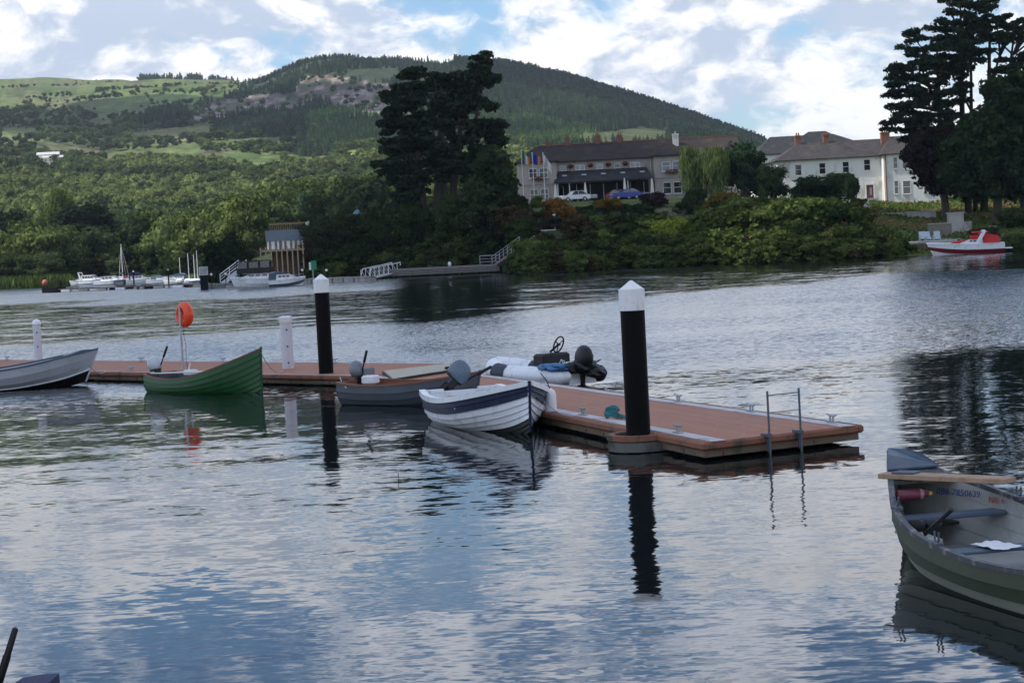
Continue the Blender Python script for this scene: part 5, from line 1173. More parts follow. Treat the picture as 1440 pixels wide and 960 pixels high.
# ------------------------------------------------------------------ forecourt of the hotel
def car(label, px, py, Y, rz, col, L=4.2):
    p = at(px, Y); m_ = pm('car_paint', col, .25, .2, var=.05); t = thing('parked_car', label, 'car', p, rz, 'cars parked before the hotel'); hw = .86
    prof = [(-L / 2, .35), (-L / 2, .72), (-L / 2 + .1, .88), (-L * .27, .93), (-L * .16, .95), (L * .30, .97), (L / 2 - .08, .92), (L / 2, .70), (L / 2, .35)]
    mb = MB(); mb.loft([[Vector((x, s * hw * k, z)) for x, z in prof] for s, k in ((-1, .93), (-1, 1), (1, 1), (1, .93))], True, True); mb.build('body', m_, t, smooth=35)
    cab = [(-L * .18, .94), (-L * .04, 1.42), (L * .22, 1.46), (L * .40, .97)]; mb = MB(); mb.loft([[Vector((x, s * hw * k, z)) for (x, z), k in zip(cab, (.9, .72, .72, .88))] for s in (-1, 1)], True, True); mb.build('windows', GLASS, t)
    mb = MB(); mb.loft([[Vector((x, s * hw * .735, z)) for x, z in ((-L * .05, 1.425), (L * .23, 1.465), (L * .235, 1.50), (-L * .04, 1.465))] for s in (-1, 1)], True, True)
    for s in (-1, 1): mb.tube([(-L * .18, s * hw * .88, .95), (-L * .045, s * hw * .73, 1.44)], .03, 5); mb.tube([(L * .08, s * hw * .885, .96), (L * .09, s * hw * .735, 1.46)], .03, 5); mb.tube([(L * .40, s * hw * .87, .97), (L * .225, s * hw * .73, 1.47)], .04, 5)
    mb.build('roof', m_, t)
    for x in (-L * .31, L * .29):
        for s in (-1, 1):
            w = MB(); w.loft([[Vector((x + math.cos(a) * .31, s * hw * k, .31 + math.sin(a) * .31)) for a in np.linspace(0, 6.283, 15)[:-1]] for k in (.80, 1.01)], True, True); wh = w.build('wheel', BLACK, t, smooth=40); w = MB(); w.loft([[Vector((x + math.cos(a) * .18, s * hw * k, .31 + math.sin(a) * .18)) for a in np.linspace(0, 6.283, 11)[:-1]] for k in (.99, 1.025)], True, True); w.build('rim', GALV, wh)
    for s in (-1, 1): h = MB(); h.box((-L / 2 + .06, s * .62, .72), (.12, .34, .15), bev=.03); h.build('headlight', TRIM, t)
car('white car parked behind the orange-tipped bushes before the hotel, lower of the two pale cars', 808, 286, 276, R(20), (.68, .70, .72)); car('pale silver car just behind the white car before the hotel', 818, 280, 284, R(160), (.42, .46, .50))
car('blue car parked in front of the verandah of the hotel', 881, 283, 278, R(12), (.02, .05, .30), 4.4); car('red car parked behind the blue one before the hotel', 873, 278, 286, R(170), (.30, .02, .03))
def parasol(label, px, pyt, pyb, Y):
    p = at(px, Y); H = hgt(px, pyt, Y, p.z); t = thing('closed_parasol', label, 'parasol', p, 0, 'closed parasols before the hotel'); m = MB(); m.tube([(0, 0, 0), (0, 0, H * .35)], .04, 6); m.box((0, 0, .05), (.5, .5, .1)); m.build('pole', BLACK, t)
    m = MB(); m.lathe([(.06, H * .28), (.26, H * .30), (.27, H * .38), (.20, H * .6), (.10, H * .9), (.03, H)], n=9); m.build('canopy', CANV, t)
for l, px, a, b, Y in (('closed cream parasol by the left end of the verandah', 782, 259, 272, 292), ('closed cream parasol above the white car', 824, 256, 275, 290), ('closed cream parasol above the blue car', 879.5, 250, 272, 290), ('closed cream parasol at the corner of the right bay of the hotel', 918, 250, 272, 291), ('closed cream parasol on the lower terrace beside the white-flowered bush', 939, 281, 300, 268)): parasol(l, px, a, b, Y)
def flagpole(label, px, pyt, pxb, pyb, flagl, cols, droop):
    Y = 272.0; p = at(pxb, Y); p.z = PY(pxb, pyb, Y).z - .4; H = hgt(px, pyt, Y, p.z); t = thing('flagpole', label, 'flagpole', p, 0, 'white flagpoles'); m = MB(); m.tube([(0, 0, 0), (0, 0, H)], [.075, .05], 8); m.blob((0, 0, H + .06), (.09, .09, .09), 6); m.build('pole', TRIM, t)
    f = thing('flag', flagl, 'flag', (p.x + .06, Y, p.z + H - .15)); n = 12; w, h = 1.7, 1.25
    for j, c in enumerate(cols):
        m = MB(); V = [((u := (j + i / (n - 1)) / len(cols)) * w * .62, .16 * math.sin(u * 9), -v * h - droop * u ** 1.2 + .07 * math.sin(u * 7 + v * 2)) for i in range(n) for v in (0, .33, .66, 1)]
        m.add([(x, y, z) for x, y, z in V], [(i * 4 + q, i * 4 + q + 1, i * 4 + q + 5, i * 4 + q + 4) for i in range(n - 1) for q in range(3)]); m.build('stripe', c, f)
FG, FW, FO, FB = pm('flag_green', (.02, .22, .07), .8), pm('flag_white', (.6, .6, .6), .8), pm('flag_orange', (.6, .22, .04), .8), pm('flag_blue', (.02, .06, .40), .8)
flagpole('first white flagpole, at the corner of the hotel next to the tall dark trees', 733, 212, 737, 283, 'green white and orange tricolour on the first flagpole', (FG, FW, FO), 1.0)
flagpole('middle white flagpole, before the left bay of the hotel', 749, 216, 752, 281, 'blue flag with an orange end on the middle flagpole', (FB, FB, FO), .3)
flagpole('third white flagpole, beside the left end of the verandah', 764, 216, 767, 279, 'drooping white flag on the third flagpole', (FW,), 1.5)

# ------------------------------------------------------------------ landing stage across the water
def railing(mb, pts, h=1.0, n=None, mid=2, r=.035):
    mb.tube([p + Vector((0, 0, h)) for p in pts], r, 5)
    for k in range(1, mid + 1): mb.tube([p + Vector((0, 0, h * k / (mid + 1))) for p in pts], r * .6, 4)
    for a, b in zip(pts[:-1], pts[1:]):
        c = max(1, int((b - a).length / 1.6))
        for i in range(c + 1): q = a.lerp(b, i / c); mb.tube([q, q + Vector((0, 0, h))], r, 5)
def far_stage():
    a, b = P(548, 391.5), P(703, 384); o = a.copy(); d = (b - a); rz = math.atan2(d.y, d.x); L = d.length
    t = thing('landing_stage', 'long timber landing stage below the dark bank across the water', 'jetty', o, rz)
    for k in range(4): m = MB(); m.box((L / 2, 1.2 * 0 - .02 * k, .35 + k * .19), (L, .12 + .02 * k, .13)); m.build('fascia_board', pm('grey_boards', (.20, .18, .17), .8) if k == 0 else MATS['grey_boards'], t)
    m = MB(); m.box((L / 2, 1.3, 1.02), (L, 2.5, .10)); m.build('deck_boards', MATS['grey_boards'], t)
    for k in range(7): m = MB(); m.tube([(.6 + k * (L - 1.2) / 6, .35, -1.5), (.6 + k * (L - 1.2) / 6, .35, .95)], .16, 8); m.build('support_pile', BLACKP, t)
    m = MB(); railing(m, [Vector((L - 2.4, .1, 1.05)), Vector((L, .1, 1.05))], 1.1, r=.045); m.build('railing', GALV, t)
    m = MB(); m.blob((L * .54, .6, 1.35), (.22, .22, .3), 6); m.build('bollard_lamp', TRIM, t)
    # steps climbing the bank
    s0 = P(703, 384) + Vector((0, 1.2, 1.0)); s1 = hit(742, 353, 215) + Vector((0, 0, .5)); t = thing('bank_steps', 'steps with grey handrails climbing the dark bank from the landing stage', 'steps', s0); d = s1 - s0; n = 14
    m = MB()
    for i in range(n): c = d * ((i + .5) / n); m.box((c.x, c.y, c.z - .1), (1.0, 1.6, .22), math.atan2(d.y, d.x))
    m.build('treads', MATS['grey_boards'], t); sd = Vector((-d.y, d.x, 0)).normalized()
    for q in (-.9, .9): m = MB(); railing(m, [sd * q, d + sd * q], 1.0, r=.05); m.build('handrail', GALV, t)
    # gangway
    g0, g1 = P(514, 394) + Vector((0, 0, .15)), P(553, 391); g1 = PY(553, 383.5, g1.y) ; t = thing('gangway', 'white trussed aluminium gangway leading to the landing stage', 'gangway', g0); d = g1 - g0
    sd = Vector((-d.y, d.x, 0)).normalized() * .6; m = MB(); m.loft([[sd + d * f, -sd + d * f, -sd + d * f - Vector((0, 0, .15)), sd + d * f - Vector((0, 0, .15))] for f in (0, 1)], True, True); m.build('walkway', GALV, t)
    for s in (-1, 1):
        m = MB(); up = Vector((0, 0, 1.15)); e = d * 1.12; m.tube([sd * s + up * .35, sd * s + up + d * .07, sd * s + d + up, sd * s + e + up * 1.02, sd * s + e + up * .7], .055, 6); m.tube([sd * s, sd * s + d], .055, 6); n = 6
        for i in range(n + 1): q = d * (i / n); m.tube([sd * s + q, sd * s + q + up * (.9 if i == 0 else 1)], .04, 5)
        for i in range(n): q = d * (i / n); q2 = d * ((i + 1) / n); m.tube([sd * s + q + up, sd * s + q2], .035, 5)
        m.build('truss_rail', TRIM, t)
    a, b = P(424, 399), P(514, 396); d = b - a; t = thing('marina_pontoon', 'low grey concrete pontoon running from the channel marker to the gangway', 'pontoon', a, math.atan2(d.y, d.x)); m = MB(); L = d.length
    for k in range(6): m.box((L * (k + .5) / 6, .8, .22), (L / 6 - .25, 1.8, .55), bev=.05)
    m.build('float', STONE, t); m = MB(); m.box((L / 2, .8, .54), (L, 1.9, .08)); m.build('deck', STONE, t)
    p = PY(781, 329, 240); t = thing('lamp_post', 'thin grey lamp post on the railed platform halfway up the bank', 'lamp post', (p.x, p.y, p.z - .6)); H = hgt(779, 302, 240, p.z - .6); m = MB(); m.tube([(0, 0, 0), (0, 0, H)], .05, 6); m.build('pole', GALV, t); m = MB(); m.box((-.05, -.05, H), (.35, .25, .12)); m.build('lamp_head', TRIM, t)
    c = PY(768, 335, 239); t = thing('viewing_platform', 'small stone platform with pale railings halfway up the dark bank', 'platform', (c.x, c.y, c.z - 1.6)); m = MB(); m.box((0, .8, .6), (3.4, 2.2, 1.9)); m.build('base', STONE, t); m = MB(); railing(m, [Vector((-1.7, -.25, 1.55)), Vector((1.7, -.25, 1.55))], 1.0, r=.05); m.build('railing', TRIM, t); m = MB(); m.box((1.35, -.4, 1.3), (.5, .4, 1.5), bev=.1); m.build('pillar', STONE, t)
far_stage()

# ------------------------------------------------------------------ boats of the marina
def cruiser(name, label, px, py, Lm, rz, H=1.0, colours=(GEL, NAVY), cabin=(.25, .80, .75), canopy=None, arch=False, stripe=None, B=2.4, flip=False, cabm=None, Y=None, cat='boat', group=None, windows=3, dark_canopy=None, scale=1.0):
    if group: scale = .72
    p = P(px, py) if Y is None else PY(px, py, Y); t = thing(name, label, cat, (p.x, p.y, 0), rz, group); fb = .95 * H
    sheer = lambda q: fb * (1 + .32 * q * q); bw, pt = hull(Lm, B, sheer, .35, 4, 0, rake=Lm * .09, tr=.9, bowpow=2.6); ts = [i / 18 for i in range(19)]
    mb = MB()
    for sg in (1, -1):
        for k in range(4): a = [Vector((pt(q, k / 4).x - Lm / 2, sg * pt(q, k / 4).y, pt(q, k / 4).z)) for q in ts]; b = [Vector((pt(q, (k + 1) / 4).x - Lm / 2, sg * pt(q, (k + 1) / 4).y, pt(q, (k + 1) / 4).z)) for q in ts]; mb.loft([a, b] if sg > 0 else [b, a], False, False, 1 if (k == 2 and stripe) else 0)
    r = [pt(0, k / 4) for k in range(5)]; tp = [Vector((-Lm / 2, -v.y, v.z)) for v in r[::-1]] + [Vector((-Lm / 2, v.y, v.z)) for v in r]; mb.add(tp, [tuple(range(len(tp)))]); mb.build('hull', [colours[0], stripe or colours[1]], t, smooth=30)
    mb = MB(); mb.loft([[Vector((pt(q, 1).x - Lm / 2, pt(q, 1).y, sheer(q))) for q in ts], [Vector((pt(q, 1).x - Lm / 2, 0, sheer(q) + .10)) for q in ts], [Vector((pt(q, 1).x - Lm / 2, -pt(q, 1).y, sheer(q))) for q in ts]], False, False); mb.build('deck', colours[0], t, smooth=30)
    mb = MB()
    for sg in (1, -1): mb.sweep([Vector((pt(q, 1).x - Lm / 2, sg * pt(q, 1).y, sheer(q) - .06)) for q in ts], .07, .07)
    mb.build('rubbing_band', colours[1], t)
    a, b, h = cabin; x0, x1 = Lm * (a - .5), Lm * (b - .5); z0 = sheer(.5) * 1.0; wd = B * .36; h *= H
    cb = [(x0, z0 - .1), (x0 + .05, z0 + h), (x0 + (x1 - x0) * .62, z0 + h), (x1, z0 + .12), (x1, z0 - .1)]
    mb = MB(); mb.loft([[Vector((x, s * wd * k, z)) for x, z in cb] for s, k in ((-1, .92), (-1, 1.0), (1, 1.0), (1, .92))], True, True); mb.build('cabin', cabm or colours[0], t, smooth=25)
    for s in (-1, 1):
        for k in range(windows): x = x0 + (x1 - x0) * (.12 + .17 * k); mb = MB(); mb.box((x + .15, s * (wd + .012), z0 + h * .62), ((x1 - x0) * .13, .03, h * .32), bev=.01); mb.build('window', GLASS, t)
    mb = MB(); e = .015; xa, xb = x0 + (x1 - x0) * .64, x0 + (x1 - x0) * .88; zz = lambda x: z0 + h - (h - .12) * (x - (x0 + (x1 - x0) * .62)) / ((x1 - x0) * .38) + .02; mb.loft([[Vector((xa, s * wd * .85, zz(xa))), Vector((xb, s * wd * .85, zz(xb)))] for s in (-1, 1)], False, False); mb.build('windscreen', GLASS, t)
    if canopy is not None:
        cm, c0, c1, ch = canopy; X0, X1 = Lm * (c0 - .5), Lm * (c1 - .5); zc = z0 + (h if not dark_canopy else h * .9); ch *= H
        if dark_canopy:
            mb = MB(); mb.box(((X0 + X1) / 2, 0, zc + ch - .03), (X1 - X0, wd * 2.05, .12), bev=.05); mb.build('canopy', cm, t)
            mb = MB(); mb.box(((X0 + X1) / 2, 0, zc + ch * .22), (X1 - X0, wd * 2, ch * .44)); mb.build('canopy_skirt', cm, t)
            for s in (-1, 1):
                for k in range(3): mb = MB(); mb.box((X0 + (X1 - X0) * (k + .5) / 3, s * wd * .98, zc + ch * .68), ((X1 - X0) / 3 - .25, .03, ch * .45)); mb.build('clear_panel', GLASS, t)
                for k in range(4): mb = MB(); mb.tube([(X0 + (X1 - X0) * k / 3, s * wd, zc), (X0 + (X1 - X0) * k / 3, s * wd, zc + ch)], .06, 5); mb.build('canopy_pole', cm, t)
        else:
            mb = MB(); mb.loft([[Vector((x, s * wd * k, z)) for x, z in ((X0, z0), (X0 + .15, z0 + ch * .75), ((X0 + X1) / 2, z0 + ch), (X1, z0 + ch * .85), (X1, z0))] for s, k in ((-1, .9), (-.5, 1), (.5, 1), (1, .9))], True, True); mb.build('canopy', cm, t, smooth=40)
    if arch:
        mb = MB(); xa = x0 + .2
        mb.loft([[Vector((xa - .5 + dx, s * B * .42, z0)), Vector((xa + dx, s * B * .42, z0)), Vector((xa - .55 + dx, s * B * .36, z0 + h * 1.25)), Vector((xa - .85 + dx, s * B * .36, z0 + h * 1.25))] for s, dx in ((-1, 0), (-.9, 0))], True, True)
        for s in (-1, 1): mb.tube([(xa - .2, s * B * .42, z0 - .1), (xa - .9, s * B * .36, z0 + h * 1.45)], .10, 6)
        mb.tube([(xa - .9, -B * .36, z0 + h * 1.45), (xa - .9, B * .36, z0 + h * 1.45)], .10, 6); mb.build('radar_arch', colours[0], t, smooth=40)
    mb = MB(); pr = [Vector((pt(q, 1).x - Lm / 2, pt(q, 1).y * .93, sheer(q))) for q in (.6, .75, .88, .97)]; pl = [Vector((v.x, -v.y, v.z)) for v in pr]
    for side in (pr, pl):
        mb.tube([v + Vector((0, 0, .5 * H)) for v in side], .02, 4)
        for v in side: mb.tube([v, v + Vector((0, 0, .5 * H))], .018, 4)
    mb.build('guard_rail', GALV, t)
    t.scale = (scale,) * 3
    return t
cruiser('motor_cruiser', 'white motor cruiser with black glazed canopy moored before the pavilion', 362, 404, 5.4, R(178), 1.05, (GEL, GEL), (.02, .88, .62), canopy=(BLACK, .16, .90, 1.45), dark_canopy=True, B=2.8, windows=4, scale=.95)
cruiser('motor_cruiser', 'smaller white motor cruiser with blue canopy moored bow outward next to the black-canopied one', 402, 402.6, 4.4, R(8), .9, (GEL, GEL), (.22, .9, .75), canopy=(BLUEG, .0, .5, 1.15), B=2.0, stripe=BLUEG, scale=.86)
mg = 'boats lying in the far marina'
cruiser('motor_boat', 'small white cuddy boat by itself behind the reeds', 54, 402, 5.0, R(10), .9, (GEL, BLUEG), (.2, .8, .7), arch=True, group=mg, B=2.2)
cruiser('motor_boat', 'white cabin boat with arch between the lone cuddy boat and the blue-topped cruiser', 91, 401, 6.2, R(15), 1.0, (GEL, BLUEG), (.2, .85, .8), arch=True, group=mg)
cruiser('motor_boat', 'white low cabin boat tucked against the flybridge cruiser in the marina', 113, 401, 4.6, R(175), .9, (GEL, BLUEG), (.1, .8, .8), group=mg, B=2.2)
cruiser('motor_boat', 'tall white flybridge cruiser with dark windows and raked arch', 130, 400.5, 6.5, R(-20), 1.1, (GEL, NAVY), (.1, .8, 1.2), arch=True, group=mg, windows=4)
cruiser('motor_boat', 'sleek white sports cruiser just before the sailing boat mast', 157, 401.5, 7.6, R(-12), 1.1, (GEL, GEL), (.2, .85, .9), group=mg, B=2.6)
cruiser('motor_boat', 'white boat with red cabin side right beside the sailing boat mast', 180, 400.2, 4.8, R(160), 1.05, (GEL, REDP), (.2, .9, .9), group=mg, cabm=REDP, B=2.2)
cruiser('motor_boat', 'white cabin boat with dark top to the right of the red-sided boat', 199, 400, 6.4, R(5), 1.1, (GEL, NAVY), (.15, .8, .75), canopy=(NAVYC, .1, .45, 1.5), group=mg)
cruiser('motor_boat', 'white speedboat with open cockpit before the bare masts', 228, 399.4, 6.4, R(-8), 1.0, (GEL, GEL), (.35, .8, .5), canopy=(COWLB, .15, .5, .85), group=mg)
cruiser('motor_boat', 'pale boat with grey canopy, last of the row before the sign board', 250, 399.2, 5.6, R(170), 1.0, (GEL, BLUEG), (.2, .8, .6), canopy=(BLUEG, .15, .6, 1.2), group=mg)
cruiser('motor_boat', 'low white boat with blue cover close to the sign board', 275, 403.0, 4.0, R(178), .55, (GEL, BLUEG), (.3, .8, .3), canopy=(BLUEG, .05, .75, .9), group=mg, B=1.8)
cruiser('motor_boat', 'little grey dinghy lying off the end of the black-canopied cruiser', 329, 406.5, 2.2, R(170), .35, (STRIP, BLACK), (.3, .7, .3), group=mg, B=1.3, windows=1)
cruiser('motor_boat', 'small dark launch tied to the long low pontoon nearer the lone red buoy', 171, 406.5, 4.4, R(2), .45, (BLACKP, BLUEG), (.3, .75, .6), group=mg, B=1.7, cabm=BLUEG)
cruiser('motor_boat', 'small dark boat tied to the long low pontoon below the white speedboat', 207, 405.8, 3.6, R(2), .5, (BLUEG, BLACK), (.2, .8, .6), group=mg, B=1.6, cabm=COWLB)
# sailing boat and bare masts
def mast(name, label, px, pyb, pyt, hullit=True, r=.06, m_=TRIM):
    p = P(px, pyb); H = PY(px - 1.5, pyt, p.y).z; t = thing(name, label, 'sailing boat' if hullit else 'mast', (p.x, p.y, 0), R(90), None if hullit else 'bare masts by the sign board')
    if hullit:
        bw, pt = hull(6.2, 2.1, lambda q: .8 + .2 * q * q, .3, 4, 0); ts = [i / 14 for i in range(15)]; mb = MB()
        for sg in (1, -1): rows = [[Vector((pt(q, s).x - 3.1, sg * pt(q, s).y, pt(q, s).z)) for q in ts] for s in (0, .35, .7, 1)]; mb.loft(rows if sg > 0 else rows[::-1], False, False)
        mb.loft([[Vector((pt(q, 1).x - 3.1, sg * pt(q, 1).y, pt(q, 1).z)) for q in ts] for sg in (1, -1)], False, False); mb.build('hull', NAVY, t, smooth=30); mb = MB(); mb.box((0, 0, 1.1), (2.2, 1.2, .5), bev=.12); mb.build('cabin', GEL, t)
        mb = MB(); mb.tube([(3.0, 0, 1.0), (.3, 0, H * .97)], .025, 4); mb.tube([(-3.0, .0, .9), (.3, 0, H * .97)], .022, 4); mb.tube([(.3, -1, .9), (.35, -.5, H * .6), (.3, 0, H * .95)], .02, 4); mb.build('rigging', TRIM, t); mb = MB(); mb.tube([(.3, 0, 1.9), (-2.6, 0, 1.8)], [.16, .1], 7); mb.build('furled_sail', BLUEG, t)
    else: mb = MB(); mb.box((0, 0, .4), (2.4, 1.0, .7), bev=.2); mb.build('hull', GEL, t)
    mb = MB(); mb.tube([(.3, 0, .8), (.3, 0, H)], [r, r * .7], 6); mb.build('mast', m_, t); return t
mast('sailing_boat', 'sailing boat with the tallest white mast in the far marina', 173, 400.5, 343)
for l, x, y0, y1 in (('short bare mast standing apart on the left of the mast group', 254, 399, 362), ('pale bare mast second from the left of the mast group', 266, 399, 356), ('pale bare mast close before the sign board', 274, 399, 358), ('thin bare mast directly behind the sign board', 278.5, 399, 352)): mast('mast_dinghy', l, x, y0, y1, False)
def marina_bits():
    a, b = P(62, 411.5), P(292, 402.8); d = b - a; L = d.length; t = thing('marina_walkway', 'long low dark walkway pontoon with white floats before the far marina', 'pontoon', a, math.atan2(d.y, d.x))
    m = MB(); m.box((L / 2, .6, .36), (L, 1.3, .14)); m.build('deck', OLDWOOD, t); m = MB(); m.box((1.6, .5, .35), (3.4, 1.5, .7)); m.build('end_float', BLACKP, t)
    for k in range(int(L / 4)): m = MB(); m.box((5 + k * 4, .05, .12), (2.0, .35, .36), bev=.06); m.build('float', STONE if k % 3 else GEL, t)
    for k, px in enumerate((66, 188, 237, 289)):
        p = P(px, 408 - (px - 66) * .03); 
        mp = thing('marina_pile', 'slim dark pile of the marina walkway ' + ('by the red buoy', 'in front of the red-sided boat', 'before the bare masts', 'under the notice board')[k], 'pile', (p.x, p.y + .4, 0), 0, 'dark piles of the marina'); m = MB(); m.tube([(0, 0, -1), (0, 0, 2.2 if k else 1.2)], .10, 7); m.build('shaft', BLACKP, mp); m = MB(); m.lathe([(.12, 2.2 if k else 1.2), (.02, 2.4 if k else 1.4)], n=7); m.build('cap', GEL, mp)
    p = P(64, 409); t = thing('red_buoy', 'faded red buoy basket at the outer end of the marina walkway', 'buoy', (p.x, p.y, .7)); m = MB(); m.blob((0, 0, .5), (.45, .45, .5), 7); m.build('float_body', pm('faded_red', (.40, .09, .07), .7), t); m = MB(); m.tube([(0, 0, .9), (0, 0, 1.5)], .05, 5); m.build('stick', BLACK, t)
    # sign board
    p = PY(286, 382, 232); zb = .0; t = thing('sign_board', 'pale notice board on dark posts at the marina entrance', 'sign', (p.x, p.y, 0)); H = hgt(286, 375, 232, 0); h1 = hgt(286, 387, 232, 0)
    m = MB(); m.box((0, 0, (H + h1) / 2), (1.05, .08, H - h1)); m.build('panel', STRIP, t); m = MB(); m.box((0, .1, h1 / 2), (.9, .1, h1)); m.build('post', BLACKP, t); m = MB()
    for k in range(5): m.box((0, -.05, h1 + (H - h1) * (.2 + .15 * k)), (.75, .012, .05))
    m.build('printed_lines', COWLB, t)
    # channel marker
    Y = 215; p = PY(441, 398, Y); t = thing('channel_marker', 'green and white channel marker panel on a thin pole beside the pile', 'marker', (p.x, p.y, -.5)); z0, z1 = PY(439, 379, Y).z + .5, PY(439, 366.5, Y).z + .5
    m = MB(); m.tube([(0, 0, 0), (0, 0, z0)], .06, 6); m.build('pole', GALV, t); m = MB(); m.box((.12, 0, (z0 + z1) / 2), (.55, .12, z1 - z0)); m.build('green_panel', pm('marker_green', (.0, .22, .10), .5), t); m = MB(); m.box((-.27, .02, (z0 + z1) / 2 - .1), (.24, .12, (z1 - z0) * .85)); m.build('white_panel', TRIM, t)
    for i, (px, py, Yl, nm) in enumerate(((297, 386, 232, 'beside the sign board'), (317, 385, 236, 'at the foot of the marina ramp'), (340, 384, 234, 'in front of the black-canopied cruiser'), (425, 380, 232, 'to the left of the channel marker'), (459, 380, 232, 'behind the cap of the far black pile'))):
        p = PY(px, py, Yl); t = thing('globe_lamp', 'white globe lamp on a short dark post ' + nm, 'lamp', (p.x, p.y, 0), 0, 'globe lamps along the marina pontoons'); m = MB(); m.tube([(0, 0, 0), (0, 0, p.z - .1)], .05, 6); m.build('post', BLACKP, t); m = MB(); m.blob((0, 0, p.z), (.16, .16, .16), 8); m.build('globe', TRIM, t, smooth=60)
    # ramp and small platform
    a, b = P(292, 404.5), P(338, 403.8); d = b - a; t = thing('marina_pontoon', 'short dark pontoon between the sign board and the black-canopied cruiser', 'pontoon', a, math.atan2(d.y, d.x)); m = MB(); m.box((d.length / 2, .7, .22), (d.length, 1.6, .5), bev=.05); m.build('float', FLOATM, t)
    a = P(316, 402.5); b_ = a + Vector((1.9, 3.5, 1.6)); t = thing('marina_ramp', 'pale railed ramp between the globe lamps behind the black-canopied cruiser', 'ramp', a); d = b_ - a; m = MB(); m.sweep([Vector((0, 0, .4)), d + Vector((0, 0, .4))], 1.1, .1); m.build('walkway', GALV, t)
    for s in (-.5, .5): m = MB(); railing(m, [Vector((s, 0, .5)), d + Vector((s, 0, .5))], 1.0, r=.05); m.build('handrail', TRIM, t)
    c = PY(325, 392, 245); c.z = gz(c.x, c.y); t = thing('bank_wall', 'grey retaining wall with a clipped hedge on top behind the marina ramp', 'wall', (c.x, c.y, c.z - .5)); m = MB(); m.box((0, 0, 1.3), (5.5, .4, 2.6)); m.build('wall_face', STRIP, t)
marina_bits()

